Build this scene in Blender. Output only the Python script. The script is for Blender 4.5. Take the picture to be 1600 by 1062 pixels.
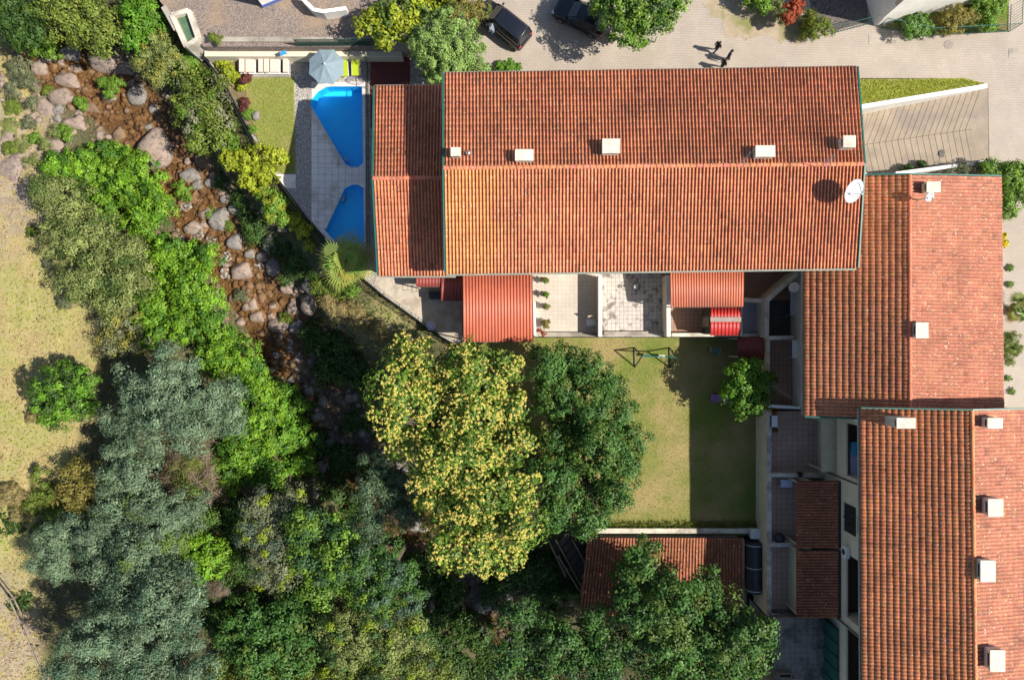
import bpy, bmesh, math, random
import numpy as np
from mathutils import Vector, Matrix, noise as mnoise

random.seed(7); RNG = np.random.default_rng(7)
for o in list(bpy.data.objects): bpy.data.objects.remove(o)
scene = bpy.context.scene
COL = scene.collection

# ------------------------------------------------------------------ camera, sky, sun, exposure
H = 56.0; F = 1600 * 24.0 / 36.0
cam = bpy.data.cameras.new('camera'); cam.lens = 24; cam.sensor_width = 36; cam.clip_end = 2000; cam.clip_start = 0.5
co = bpy.data.objects.new('camera', cam); COL.objects.link(co); co.location = (0, 0, H); scene.camera = co
SUNV = Vector((0.95, -0.22, 1.0)).normalized()
world = bpy.data.worlds.new('World'); scene.world = world; world.use_nodes = True
wn = world.node_tree; sky = wn.nodes.new('ShaderNodeTexSky'); sky.sky_type = 'NISHITA'; sky.sun_disc = False
sky.sun_elevation = math.asin(SUNV.z); sky.sun_rotation = math.atan2(SUNV.x, SUNV.y)
bg = wn.nodes['Background']; bg.inputs['Strength'].default_value = 0.082
wn.links.new(sky.outputs[0], bg.inputs['Color'])
sun = bpy.data.lights.new('sun', 'SUN'); sun.energy = 5.0; sun.angle = math.radians(0.5); sun.color = (1.0, 0.93, 0.81)
so = bpy.data.objects.new('sun', sun); COL.objects.link(so)
so.rotation_euler = SUNV.to_track_quat('Z', 'Y').to_euler(); so.location = SUNV * 80
scene.view_settings.view_transform = 'Standard'; scene.view_settings.look = 'None'
scene.view_settings.exposure = 0.75; scene.view_settings.gamma = 1.0
scene.render.engine = 'CYCLES'
scene.cycles.max_bounces = 6; scene.cycles.transparent_max_bounces = 12

# ------------------------------------------------------------------ helpers
def W(px, py, z=0.0):
    return Vector(((px - 800) * (H - z) / F, (531 - py) * (H - z) / F, z))
ORG = {}
def org(o): return ORG.get(o.name, Vector((0, 0, 0))) if o else Vector((0, 0, 0))

class MB:
    def __init__(s): s.v = []; s.f = []
    def add(s, vs, fs):
        b = len(s.v); s.v += [tuple(p) for p in vs]; s.f += [tuple(b + i for i in f) for f in fs]; return s
    def prism(s, poly, z0, z1):
        n = len(poly); a = sum(poly[i][0] * poly[(i + 1) % n][1] - poly[(i + 1) % n][0] * poly[i][1] for i in range(n))
        if a < 0: poly = poly[::-1]
        vs = [(p[0], p[1], z0) for p in poly] + [(p[0], p[1], z1) for p in poly]
        fs = [tuple(range(n - 1, -1, -1)), tuple(range(n, 2 * n))] + [(i, (i + 1) % n, n + (i + 1) % n, n + i) for i in range(n)]
        return s.add(vs, fs)
    def box(s, x0, x1, y0, y1, z0, z1):
        return s.prism([(x0, y0), (x1, y0), (x1, y1), (x0, y1)], z0, z1)
    def obox(s, c, d, rz=0, rx=0, ry=0):
        from mathutils import Euler
        R = Euler((rx, ry, rz)).to_matrix(); c = Vector(c); hx, hy, hz = d[0] / 2, d[1] / 2, d[2] / 2
        vs = [c + R @ Vector((x, y, z)) for z in (-hz, hz) for x, y in ((-hx, -hy), (hx, -hy), (hx, hy), (-hx, hy))]
        return s.add(vs, [(3, 2, 1, 0), (4, 5, 6, 7), (0, 1, 5, 4), (1, 2, 6, 5), (2, 3, 7, 6), (3, 0, 4, 7)])
    def beam(s, a, b, w, h):
        a = Vector(a); b = Vector(b); d = (b - a).normalized()
        up = Vector((0, 0, 1)) if abs(d.z) < 0.98 else Vector((0, 1, 0))
        sx = d.cross(up).normalized() * w / 2; sz = sx.cross(d).normalized() * h / 2
        vs = [p + i * sx + j * sz for p in (a, b) for i, j in ((-1, -1), (1, -1), (1, 1), (-1, 1))]
        return s.add(vs, [(3, 2, 1, 0), (4, 5, 6, 7), (0, 1, 5, 4), (1, 2, 6, 5), (2, 3, 7, 6), (3, 0, 4, 7)])
    def tube(s, pts, rs, n=8):
        pts = [Vector(p) for p in pts]
        if not hasattr(rs, '__len__'): rs = [rs] * len(pts)
        vs = []; m = len(pts)
        for i, p in enumerate(pts):
            d = (pts[min(i + 1, m - 1)] - pts[max(i - 1, 0)]).normalized()
            up = Vector((0, 0, 1)) if abs(d.z) < 0.9 else Vector((1, 0, 0))
            a = d.cross(up).normalized(); b = a.cross(d)
            for k in range(n):
                t = 2 * math.pi * k / n; vs.append(p + (a * math.cos(t) + b * math.sin(t)) * rs[i])
        fs = [(i * n + k, (i + 1) * n + k, (i + 1) * n + (k + 1) % n, i * n + (k + 1) % n) for i in range(m - 1) for k in range(n)]
        fs += [tuple(range(n)), tuple((m - 1) * n + k for k in range(n - 1, -1, -1))]
        return s.add(vs, fs)
    def lathe(s, prof, c=(0, 0, 0), n=16):
        vs = []; m = len(prof)
        for r, z in prof:
            for k in range(n):
                t = 2 * math.pi * k / n; vs.append((c[0] + r * math.cos(t), c[1] + r * math.sin(t), c[2] + z))
        fs = [(i * n + k, i * n + (k + 1) % n, (i + 1) * n + (k + 1) % n, (i + 1) * n + k) for i in range(m - 1) for k in range(n)]
        fs += [tuple(range(n - 1, -1, -1)), tuple((m - 1) * n + k for k in range(n))]
        return s.add(vs, fs)

def obj(name, mb, mat, parent=None, smooth=False, bevel=0.0, label=None):
    o0 = org(parent)
    me = bpy.data.meshes.new(name)
    me.from_pydata([(v[0] - o0.x, v[1] - o0.y, v[2] - o0.z) for v in mb.v], [], mb.f); me.update()
    bm = bmesh.new(); bm.from_mesh(me); bmesh.ops.recalc_face_normals(bm, faces=bm.faces); bm.to_mesh(me); bm.free()
    if smooth:
        for p in me.polygons: p.use_smooth = True
    return link(name, me, mat, parent, bevel, label)
def link(name, me, mat, parent=None, bevel=0.0, label=None):
    o = bpy.data.objects.new(name, me); COL.objects.link(o)
    if mat:
        if isinstance(mat, (list, tuple)):
            for m in mat: me.materials.append(m)
        else: me.materials.append(mat)
    if parent: o.parent = parent; ORG[o.name] = org(parent)
    if bevel:
        b = o.modifiers.new('bevel', 'BEVEL'); b.width = bevel; b.segments = 2; b.limit_method = 'ANGLE'
    if label: o['label'] = label
    return o
def thing(name, label, cat, loc=(0, 0, 0), group=None, rz=0):
    o = bpy.data.objects.new(name, None); COL.objects.link(o); o.location = loc; o.rotation_euler = (0, 0, rz)
    o.empty_display_size = 0.2; ORG[o.name] = Vector((0, 0, 0)) if rz else Vector(loc)
    return tag(o, label, cat, group)
def lthing(name, label, cat, loc, rz=0, group=None):       # parts are given in local coordinates
    o = thing(name, label, cat, loc, group, rz); ORG[o.name] = Vector((0, 0, 0)); return o
def tag(o, label, cat, group=None):
    o['label'] = label; o['category'] = cat
    if group: o['group'] = group
    return o
def struct(o): o['kind'] = 'structure'; return o
def stuff(o, label=None, cat=None):
    o['kind'] = 'stuff'
    if label: o['label'] = label
    if cat: o['category'] = cat
    return o
def copy_tree(o, parent=None):
    c = o.copy(); COL.objects.link(c); c.parent = parent; ORG[c.name] = ORG.get(o.name, Vector((0, 0, 0)))
    for ch in list(o.children): copy_tree(ch, c)
    return c
def mesh_np(name, V, Q, col=None, smooth=False):
    V = np.asarray(V, np.float32); Q = np.asarray(Q, np.int32); k = Q.shape[1]
    me = bpy.data.meshes.new(name); me.vertices.add(len(V)); me.vertices.foreach_set('co', V.ravel())
    me.loops.add(Q.size); me.loops.foreach_set('vertex_index', Q.ravel())
    me.polygons.add(len(Q)); me.polygons.foreach_set('loop_start', np.arange(0, Q.size, k, dtype=np.int32))
    me.update(calc_edges=True)
    if smooth: me.polygons.foreach_set('use_smooth', np.ones(len(Q), bool))
    if col is not None:
        a = me.attributes.new('Col', 'FLOAT_COLOR', 'FACE')
        a.data.foreach_set('color', np.concatenate([np.asarray(col, np.float32), np.ones((len(Q), 1), np.float32)], 1).ravel())
    return me

# ------------------------------------------------------------------ materials
def nodes(name):
    m = bpy.data.materials.new(name); m.use_nodes = True; nt = m.node_tree
    return m, nt, nt.nodes['Principled BSDF']
def N(nt, t, **kw):
    n = nt.nodes.new(t)
    for k, v in kw.items():
        if k in n.inputs: n.inputs[k].default_value = v
        else: setattr(n, k, v)
    return n
def pos(nt): return nt.nodes.new('ShaderNodeNewGeometry').outputs['Position']
def noise(nt, vec, scale, detail=4, rough=0.55):
    n = N(nt, 'ShaderNodeTexNoise', Scale=scale, Detail=detail, Roughness=rough); nt.links.new(vec, n.inputs['Vector']); return n.outputs['Fac']
def ramp(nt, fac, stops):
    r = nt.nodes.new('ShaderNodeValToRGB'); e = r.color_ramp.elements
    while len(e) < len(stops): e.new(0.5)
    for i, (p, c) in enumerate(stops):
        e[i].position = p; e[i].color = (c[0], c[1], c[2], 1) if hasattr(c, '__len__') else (c, c, c, 1)
    nt.links.new(fac, r.inputs[0]); return r.outputs[0]
def mix(nt, fac, a, b, mode='MIX'):
    m = nt.nodes.new('ShaderNodeMix'); m.data_type = 'RGBA'; m.blend_type = mode
    for s, v in ((m.inputs[0], fac), (m.inputs[6], a), (m.inputs[7], b)):
        if isinstance(v, (int, float)): s.default_value = v
        elif isinstance(v, (tuple, list)): s.default_value = (v[0], v[1], v[2], 1)
        else: nt.links.new(v, s)
    return m.outputs[2]
def bump(nt, bs, h, strength=0.4, dist=0.02):
    b = N(nt, 'ShaderNodeBump', Strength=strength, Distance=dist); nt.links.new(h, b.inputs['Height']); nt.links.new(b.outputs[0], bs.inputs['Normal'])
def L_(nt, a, b): nt.links.new(a, b)

def mk(name, c1, c2=None, scale=1.5, rough=0.8, bmp=0.3, fine=18.0, metal=0.0, spec=None, c3=None):
    m, nt, bs = nodes(name); P = pos(nt)
    c2 = c2 or tuple(x * 0.72 for x in c1)
    n1 = noise(nt, P, scale, 5, 0.6); n2 = noise(nt, P, fine, 3, 0.6)
    c = mix(nt, ramp(nt, n1, [(0.35, 0), (0.65, 1)]), c1, c2)
    if c3: c = mix(nt, ramp(nt, noise(nt, P, scale * 0.37, 6, 0.65), [(0.5, 0), (0.62, 1)]), c, c3)
    c = mix(nt, 0.35, c, ramp(nt, n2, [(0.3, 0.35), (0.7, 1.0)]), 'MULTIPLY')
    L_(nt, c, bs.inputs['Base Color']); bs.inputs['Roughness'].default_value = rough; bs.inputs['Metallic'].default_value = metal
    if spec is not None: bs.inputs['Specular IOR Level'].default_value = spec
    if bmp: bump(nt, bs, n2, bmp, 0.02)
    return m
def tiles(name, c1, c2, mortar, size=0.33, ratio=1.0, offset=0.0, stain=None, stain_at=(0.52, 0.66), stain_scale=0.9, rot=0.0, msize=0.02, bmp=0.3, rough=0.75):
    m, nt, bs = nodes(name); P = pos(nt)
    mp = N(nt, 'ShaderNodeMapping'); mp.inputs['Rotation'].default_value = (0, 0, rot); L_(nt, P, mp.inputs['Vector'])
    b = N(nt, 'ShaderNodeTexBrick', Scale=1.0 / size, offset=offset)
    b.inputs['Brick Width'].default_value = ratio; b.inputs['Row Height'].default_value = 1.0
    b.inputs['Mortar Size'].default_value = msize / size * 1.2; b.inputs['Mortar Smooth'].default_value = 0.3
    for i, c in ((1, c1), (2, c2), (3, mortar)): b.inputs[i].default_value = (c[0], c[1], c[2], 1)
    L_(nt, mp.outputs[0], b.inputs['Vector'])
    c = b.outputs['Color']; n1 = noise(nt, P, 0.55, 6, 0.62); n2 = noise(nt, P, 14, 4, 0.6)
    c = mix(nt, 0.55, c, ramp(nt, n1, [(0.3, 0.62), (0.7, 1.0)]), 'MULTIPLY')
    c = mix(nt, 0.35, c, ramp(nt, n2, [(0.3, 0.5), (0.7, 1.0)]), 'MULTIPLY')
    if stain:
        s = ramp(nt, noise(nt, P, stain_scale, 9, 0.72), [(stain_at[0], 0), (stain_at[1], 1)])
        c = mix(nt, s, c, stain)
    L_(nt, c, bs.inputs['Base Color']); bs.inputs['Roughness'].default_value = rough
    bump(nt, bs, b.outputs['Fac'], -bmp, 0.01)
    return m

def leaf_mat(name, trans=0.3):
    m, nt, bs = nodes(name); a = N(nt, 'ShaderNodeAttribute', attribute_name='Col')
    L_(nt, a.outputs['Color'], bs.inputs['Base Color']); bs.inputs['Roughness'].default_value = 0.5; bs.inputs['Specular IOR Level'].default_value = 0.25
    t = nt.nodes.new('ShaderNodeBsdfTranslucent'); L_(nt, mix(nt, 1.0, a.outputs['Color'], (1.15, 1.2, 0.55), 'MULTIPLY'), t.inputs['Color'])
    ms = nt.nodes.new('ShaderNodeMixShader'); ms.inputs[0].default_value = trans
    L_(nt, bs.outputs[0], ms.inputs[1]); L_(nt, t.outputs[0], ms.inputs[2]); L_(nt, ms.outputs[0], nt.nodes['Material Output'].inputs[0])
    return m
LEAF = leaf_mat('leaf', 0.22); 
BARK = mk('bark', (0.13, 0.10, 0.075), (0.07, 0.055, 0.04), 3, 0.9, 0.6)
def roof_mat():
    m, nt, bs = nodes('clay_tile'); P = pos(nt); a = N(nt, 'ShaderNodeAttribute', attribute_name='Col')
    c = a.outputs['Color']
    g = ramp(nt, noise(nt, P, 0.45, 7, 0.65), [(0.38, 1.0), (0.68, 0.55)])
    c = mix(nt, 0.8, c, g, 'MULTIPLY')
    g2 = ramp(nt, noise(nt, P, 9, 6, 0.7), [(0.36, 0.45), (0.58, 1.0)])
    c = mix(nt, 0.7, c, g2, 'MULTIPLY')
    li = ramp(nt, noise(nt, P, 7.5, 2, 0.5), [(0.665, 0), (0.70, 1)])
    c = mix(nt, li, c, (0.50, 0.42, 0.33))
    dk = ramp(nt, noise(nt, P, 5.3, 3, 0.6), [(0.66, 0), (0.74, 1)])
    c = mix(nt, dk, c, (0.07, 0.05, 0.04))
    L_(nt, c, bs.inputs['Base Color']); bs.inputs['Roughness'].default_value = 0.85; bump(nt, bs, noise(nt, P, 30, 3), 0.3, 0.01)
    return m
CLAY = roof_mat()
CREAM = mk('cream_render', (0.70, 0.63, 0.48), (0.60, 0.54, 0.42), 0.8, 0.9, 0.15)
CREAMD = mk('weathered_wall_cap', (0.66, 0.61, 0.50), (0.45, 0.41, 0.35), 1.6, 0.9, 0.3, c3=(0.30, 0.27, 0.23))
WHITE = mk('white_render', (0.80, 0.78, 0.74), (0.70, 0.68, 0.64), 1.2, 0.85, 0.15)
WHITEP = mk('white_paint', (0.80, 0.80, 0.79), (0.72, 0.72, 0.71), 2, 0.5, 0.05)
CHIM = mk('chimney_render', (0.68, 0.62, 0.53), (0.55, 0.50, 0.42), 2.5, 0.85, 0.15, c3=(0.50, 0.45, 0.38))
GREENM = mk('green_metal', (0.014, 0.10, 0.082), (0.02, 0.13, 0.105), 2, 0.45, 0.0)
GREYGUT = mk('grey_green_gutter', (0.22, 0.27, 0.24), (0.30, 0.31, 0.26), 2, 0.6, 0.1)
DARKM = mk('dark_metal', (0.025, 0.03, 0.03), (0.04, 0.045, 0.045), 3, 0.45, 0.0, metal=0.3)
STEEL = mk('steel', (0.55, 0.56, 0.58), (0.45, 0.46, 0.48), 4, 0.3, 0.0, metal=0.9)
GREYP = mk('grey_paint', (0.50, 0.51, 0.53), (0.42, 0.43, 0.45), 3, 0.5, 0.0)
GLASS = mk('dark_glass', (0.02, 0.025, 0.03), (0.03, 0.035, 0.04), 1, 0.08, 0.0, spec=0.6)
WOOD = mk('weathered_wood', (0.30, 0.24, 0.18), (0.18, 0.14, 0.11), 3, 0.85, 0.4)
DWOOD = mk('dark_wood', (0.06, 0.045, 0.035), (0.03, 0.025, 0.02), 3, 0.8, 0.4)
CONC = mk('concrete', (0.40, 0.36, 0.31), (0.30, 0.27, 0.23), 0.9, 0.9, 0.3, c3=(0.22, 0.19, 0.16))

# ------------------------------------------------------------------ terrain
SP = [(60, 60), (110, 110), (180, 150), (250, 215), (290, 290), (340, 360), (390, 430), (440, 510), (470, 590), (520, 680), (600, 790), (720, 890), (800, 960), (860, 1080), (900, 1200)]
SZ = np.interp(np.arange(len(SP)), [0, len(SP) - 1], [-2.2, -5.6])
ST = np.array([[*W(x, y, z)[:2]] for (x, y), z in zip(SP, SZ)])
FENCE_PX = [(320, 88), (352, 132), (400, 225), (432, 275), (480, 340), (522, 388), (560, 428), (600, 462), (645, 494), (692, 527), (725, 545)]
FP = [W(x, y, 1.0) for x, y in FENCE_PX]
FB = np.array([[*W(x, y, 2)[:2]] for x, y in [(200, -160), (255, 0), (300, 60)]] + [[p.x, p.y] for p in FP] + [[*W(x, y, 0)[:2]] for x, y in [(800, 640), (905, 835), (1000, 850), (1150, 848), (1300, 900), (1400, 1300)]])
def polydist(X, Y, P, Zs=None):
    best = np.full(X.shape, 1e9); side = np.zeros(X.shape); zz = np.zeros(X.shape)
    for i in range(len(P) - 1):
        a, b = P[i], P[i + 1]; d = b - a; L2 = d @ d
        t = np.clip(((X - a[0]) * d[0] + (Y - a[1]) * d[1]) / L2, 0, 1)
        qx = X - a[0] - t * d[0]; qy = Y - a[1] - t * d[1]; dd = np.hypot(qx, qy)
        m = dd < best; best = np.where(m, dd, best); side = np.where(m, d[0] * qy - d[1] * qx, side)
        if Zs is not None: zz = np.where(m, Zs[i] + t * (Zs[i + 1] - Zs[i]), zz)
    return best, side, zz
def sstep(x): x = np.clip(x, 0, 1); return x * x * (3 - 2 * x)
def vnoise(X, Y, s, seed=0):
    r = np.zeros(X.shape)
    for k, (a, b, c) in enumerate([(1, .37, .5), (-.6, 1.1, .31), (.8, -.9, .27), (1.9, 1.3, .18), (-2.3, 1.7, .12)]):
        r += c * np.sin(s * (a * X + b * Y) + seed * 1.7 + k * 2.1) * np.cos(s * (b * X - a * Y) * 0.7 + seed + k)
    return r
def terrain(X, Y):
    X = np.asarray(X, float); Y = np.asarray(Y, float)
    ds, side, zs = polydist(X, Y, ST, SZ); df, fs, _ = polydist(X, Y, FB)
    right = side > 0   # polyline runs downward: positive side is +x
    inside = fs > 0
    t = np.clip((ds - 1.6) / np.maximum(ds - 1.6 + df, 0.01), 0, 1)
    top_ = 0.35 - 2.6 * sstep((-15.2 - Y) / 1.5) * (X > -6); hr = zs + (top_ - zs) * sstep(t) ; hr = np.where(inside, -1.2, hr)
    hl = zs + (-1.3 - zs) * sstep((ds - 1.8) / 6.5) + 0.02 * np.clip(ds - 8, 0, 40)
    h = np.where(right, hr, hl)
    return h + np.where(inside, 0, 0.12 * vnoise(X, Y, 1.3, 1) + 0.06 * vnoise(X, Y, 3.1, 2))
def TZ(x, y): return float(terrain(np.array([x]), np.array([y]))[0])
def G(px, py):
    z = -2.0
    for _ in range(8):
        p = W(px, py, z); z = 0.5 * z + 0.5 * TZ(p.x, p.y)
    return W(px, py, z)
def gmat():
    m, nt, bs = nodes('ground_soil'); P = pos(nt); a = N(nt, 'ShaderNodeAttribute', attribute_name='zone')
    sp = nt.nodes.new('ShaderNodeSeparateColor'); L_(nt, a.outputs['Color'], sp.inputs[0])
    n1 = noise(nt, P, 0.35, 7, 0.65); n2 = noise(nt, P, 3.0, 6, 0.7); n3 = noise(nt, P, 22, 4, 0.7)
    dry = mix(nt, ramp(nt, n1, [(0.40, 0), (0.60, 1)]), (0.38, 0.29, 0.13), (0.28, 0.30, 0.075))
    dry = mix(nt, ramp(nt, n2, [(0.42, 0), (0.62, 1)]), dry, (0.38, 0.32, 0.15))
    soil = mix(nt, ramp(nt, n2, [(0.4, 0), (0.6, 1)]), (0.10, 0.075, 0.045), (0.07, 0.085, 0.03))
    bed = mix(nt, ramp(nt, n2, [(0.35, 0), (0.65, 1)]), (0.20, 0.135, 0.075), (0.11, 0.075, 0.045))
    rock = mix(nt, ramp(nt, noise(nt, P, 1.2, 8, 0.7), [(0.4, 0), (0.6, 1)]), (0.40, 0.32, 0.235), (0.28, 0.225, 0.17))
    c = mix(nt, sp.outputs[0], soil, dry); c = mix(nt, sp.outputs[1], c, bed)
    rf = N(nt, 'ShaderNodeMath', operation='MULTIPLY'); L_(nt, sp.outputs[2], rf.inputs[0]); L_(nt, ramp(nt, noise(nt, P, 0.6, 6, 0.7), [(0.42, 0), (0.52, 1)]), rf.inputs[1])
    c = mix(nt, rf.outputs[0], c, rock)
    c = mix(nt, 0.5, c, ramp(nt, n3, [(0.3, 0.4), (0.7, 1.0)]), 'MULTIPLY')
    L_(nt, c, bs.inputs['Base Color']); bs.inputs['Roughness'].default_value = 0.95; bump(nt, bs, n3, 0.6, 0.06)
    return m
xs = np.concatenate([[-400, -200, -110, -75], np.arange(-56, 56.1, 0.45), [75, 110, 200, 400]])
ys = np.concatenate([[-400, -200, -110, -60], np.arange(-42, 42.1, 0.45), [60, 110, 200, 400]])
GX, GY = np.meshgrid(xs, ys); GZ = terrain(GX, GY)
nx, ny = len(xs), len(ys); idx = np.arange(nx * ny).reshape(ny, nx)
Q = np.stack([idx[:-1, :-1], idx[:-1, 1:], idx[1:, 1:], idx[1:, :-1]], -1).reshape(-1, 4)
me = mesh_np('ground', np.stack([GX, GY, GZ], -1).reshape(-1, 3), Q, smooth=True)
ds, side, zs = polydist(GX, GY, ST, SZ); df, fs, _ = polydist(GX, GY, FB)
left = side < 0
zone = np.zeros((ny, nx, 4), np.float32); zone[..., 3] = 1
zy = np.array([W(0, y, -1.5).y for y in (1100, 900, 800, 700, 600, 500, 400, 200, 60, -60)]); zx = np.array([W(x, 0, -1.5).x for x in (90, 75, 75, 140, 165, 160, 125, 75, 30, 10)])
zone[..., 0] = sstep((np.interp(GY, zy, zx) + 0.8 * vnoise(GX, GY, .9, 4) - GX) / 1.2)
strawP = W(600, 500, -1); zone[..., 0] = np.maximum(zone[..., 0], np.where(~left, 0.9 * np.exp(-(((GX - strawP.x) / 4.5) ** 2 + ((GY - strawP.y) / 2.0) ** 2)), 0))
zone[..., 1] = sstep((3.8 - ds) / 1.6) * (0.15 + 0.85 * sstep((GY + 3.5) / 5))
rp = W(25, 260, -1.5); zone[..., 2] = np.exp(-(((GX - rp.x) / 4.0) ** 2 + ((GY - rp.y) / 7.5) ** 2) ** 2)
rp2 = W(10, 990, -1.5); zone[..., 2] = np.maximum(zone[..., 2], 1.0 * np.exp(-(((GX - rp2.x) / 3.2) ** 2 + ((GY - rp2.y) / 6.0) ** 2) ** 3))
at = me.attributes.new('zone', 'FLOAT_COLOR', 'POINT'); at.data.foreach_set('color', zone.ravel())
struct(link('ground', me, gmat()))

# stream water
def water_mat(name, tint, rough=0.05, gl=1.0):
    m, nt, bs = nodes(name); P = pos(nt); out = nt.nodes['Material Output']
    t = nt.nodes.new('ShaderNodeBsdfTransparent'); t.inputs[0].default_value = (*tint, 1)
    g = nt.nodes.new('ShaderNodeBsdfGlossy'); g.inputs['Roughness'].default_value = rough
    fr = N(nt, 'ShaderNodeFresnel', IOR=1.33); b = N(nt, 'ShaderNodeBump', Strength=0.25, Distance=0.05)
    L_(nt, noise(nt, P, 3.5, 3), b.inputs['Height']); L_(nt, b.outputs[0], g.inputs['Normal']); L_(nt, b.outputs[0], fr.inputs['Normal'])
    ms = nt.nodes.new('ShaderNodeMixShader'); L_(nt, fr.outputs[0], ms.inputs[0]); L_(nt, t.outputs[0], ms.inputs[1]); L_(nt, g.outputs[0], ms.inputs[2]); L_(nt, ms.outputs[0], out.inputs[0])
    return m
SWATER = water_mat('stream_water', (0.88, 0.77, 0.62))
wv = []; wf = []; NS = 140
tt = np.linspace(0, len(SP) - 1.001, NS)
cx = np.interp(tt, np.arange(len(SP)), ST[:, 0]); cy = np.interp(tt, np.arange(len(SP)), ST[:, 1]); cz = np.interp(tt, np.arange(len(SP)), SZ)
dx = np.gradient(cx); dy = np.gradient(cy); dl = np.hypot(dx, dy)
for k in (-2.6, -1.3, 0, 1.3, 2.6): wv.append(np.stack([cx - dy / dl * k, cy + dx / dl * k, cz + 0.30 + 0.02 * np.sin(tt * 5)], -1))
wv = np.concatenate(wv); wi = np.arange(5 * NS).reshape(5, NS)
me = mesh_np('stream_water', wv, np.stack([wi[:-1, :-1], wi[:-1, 1:], wi[1:, 1:], wi[1:, :-1]], -1).reshape(-1, 4), smooth=True)
struct(link('stream', me, SWATER))

# ------------------------------------------------------------------ platforms: yard, road, pool terrace, lawn
def cob(name, c1, c2, scale, stain):
    m, nt, bs = nodes(name); P = pos(nt)
    v = N(nt, 'ShaderNodeTexVoronoi', Scale=scale, feature='DISTANCE_TO_EDGE'); L_(nt, P, v.inputs['Vector'])
    vc = N(nt, 'ShaderNodeTexVoronoi', Scale=scale); L_(nt, P, vc.inputs['Vector'])
    sp = nt.nodes.new('ShaderNodeSeparateColor'); L_(nt, vc.outputs['Color'], sp.inputs[0])
    c = mix(nt, sp.outputs[0], c1, c2); e = ramp(nt, v.outputs['Distance'], [(0.0, 0.25), (0.12, 1.0)])
    c = mix(nt, 1.0, c, e, 'MULTIPLY'); c = mix(nt, ramp(nt, noise(nt, P, 0.4, 6, 0.65), [(0.48, 0), (0.68, 0.75)]), c, stain)
    L_(nt, c, bs.inputs['Base Color']); bs.inputs['Roughness'].default_value = 0.9; bump(nt, bs, e, 0.6, 0.03)
    return m
COBBLE = cob('cobble', (0.30, 0.24, 0.21), (0.19, 0.155, 0.14), 9.0, (0.30, 0.21, 0.13))
CRAZY = cob('crazy_paving', (0.34, 0.31, 0.285), (0.42, 0.39, 0.355), 5.0, (0.25, 0.225, 0.205))
PATIO = mk('patio_stone', (0.50, 0.43, 0.34), (0.42, 0.36, 0.29), 2.2, 0.9, 0.4, c3=(0.33, 0.28, 0.22))
ROADM = tiles('road_pavers', (0.43, 0.37, 0.31), (0.40, 0.34, 0.285), (0.33, 0.28, 0.235), 0.19, 1.25, 0.5, (0.30, 0.24, 0.19), (0.54, 0.75), 0.22, 0.03, 0.02)
ZY = 3.0; ZP = 1.0
def pp(pts, z): return [tuple(W(x, y, z)[:2]) for x, y in pts]
yard = pp([(150, -160), (252, 5), (290, 50), (318, 73)], ZY) + [(-9.5, W(0, 73, ZY).y), (-9.5, 60), (-60, 60)]
struct(obj('cobbled_yard', MB().prism(yard, -2, ZY), COBBLE))
YN = 16.9
road = [(-9.5, 60), (-9.5, W(0, 73, ZY).y), (-4.2, W(0, 73, ZY).y), (-4.2, YN), (22.0, YN), (W(1346, 0, ZY).x, W(0, 122, ZY).y),
        tuple(W(1500, 123, ZY)[:2]), tuple(W(1544, 133, ZY)[:2]), tuple(W(1546, 262, ZY)[:2]), tuple(W(1562, 330, ZY)[:2]), (W(1545, 0, ZY).x, -60), (120, -60), (120, 60)]
struct(obj('road', MB().prism(road, -3, ZY), ROADM))
# pool terrace block with the two pools cut out
PT = [(p.x, p.y) for p in FP] + [(W(725, 0, ZP).x, W(0, 75, 2.1).y), (W(320, 0, ZP).x, W(0, 75, 2.1).y)]
pool1 = [(485, 164), (487, 155), (497, 143), (510, 136), (520, 135), (565.5, 135), (567.5, 255), (560, 261), (548, 261), (540, 257)]
pool2 = [(568, 294), (559, 288.5), (550, 288.5), (539, 294), (508, 360), (527, 382), (569, 382)]
P1 = pp(pool1, ZP); P2 = pp(pool2, ZP)
terr = obj('pool_terrace', MB().prism(PT, -3.5, ZP - 0.05), CRAZY); struct(terr)
cut = obj('cut', MB().prism(P1, -0.6, 2).prism(P2, -0.3, 2), None)
bo = terr.modifiers.new('b', 'BOOLEAN'); bo.operation = 'DIFFERENCE'; bo.object = cut; bo.solver = 'EXACT'
dg = bpy.context.evaluated_depsgraph_get(); nm = bpy.data.meshes.new_from_object(terr.evaluated_get(dg))
terr.modifiers.clear(); terr.data = nm; bpy.data.objects.remove(cut)
def liner():
    m, nt, bs = nodes('pool_liner'); P = pos(nt)
    c = mix(nt, ramp(nt, noise(nt, P, 0.8, 3), [(0.3, 0), (0.7, 1)]), (0.02, 0.55, 0.95), (0.018, 0.50, 0.91))
    L_(nt, c, bs.inputs['Base Color']); bs.inputs['Roughness'].default_value = 0.5; return m
LINER = liner(); PWATER = water_mat('pool_water', (0.80, 0.95, 1.0), 0.03)
def inset(poly, d):
    c = Vector((sum(p[0] for p in poly) / len(poly), sum(p[1] for p in poly) / len(poly)))
    return [tuple(c + (Vector(p) - c) * (1 - d / (Vector(p) - c).length)) for p in poly]
for poly, zb, lab in ((P1, -0.15, 'large wedge-shaped blue swimming pool beside the parasol'), (P2, 0.1, 'small angular blue pool beside the palm')):
    t = thing('swimming_pool', lab, 'pool', (poly[0][0], poly[0][1], zb))
    n = len(poly); pin = inset(poly, 0.006); b = MB()
    b.add([(p[0], p[1], zb) for p in pin] + [(p[0], p[1], ZP - 0.01) for p in pin], [tuple(range(n))] + [(i, (i + 1) % n, n + (i + 1) % n, n + i) for i in range(n)])
    obj('basin', b, LINER, t); pw = inset(poly, 0.012); b = MB(); b.add([(p[0], p[1], ZP - 0.12) for p in pw], [tuple(range(n))]); obj('water', b, PWATER, t)
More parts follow.
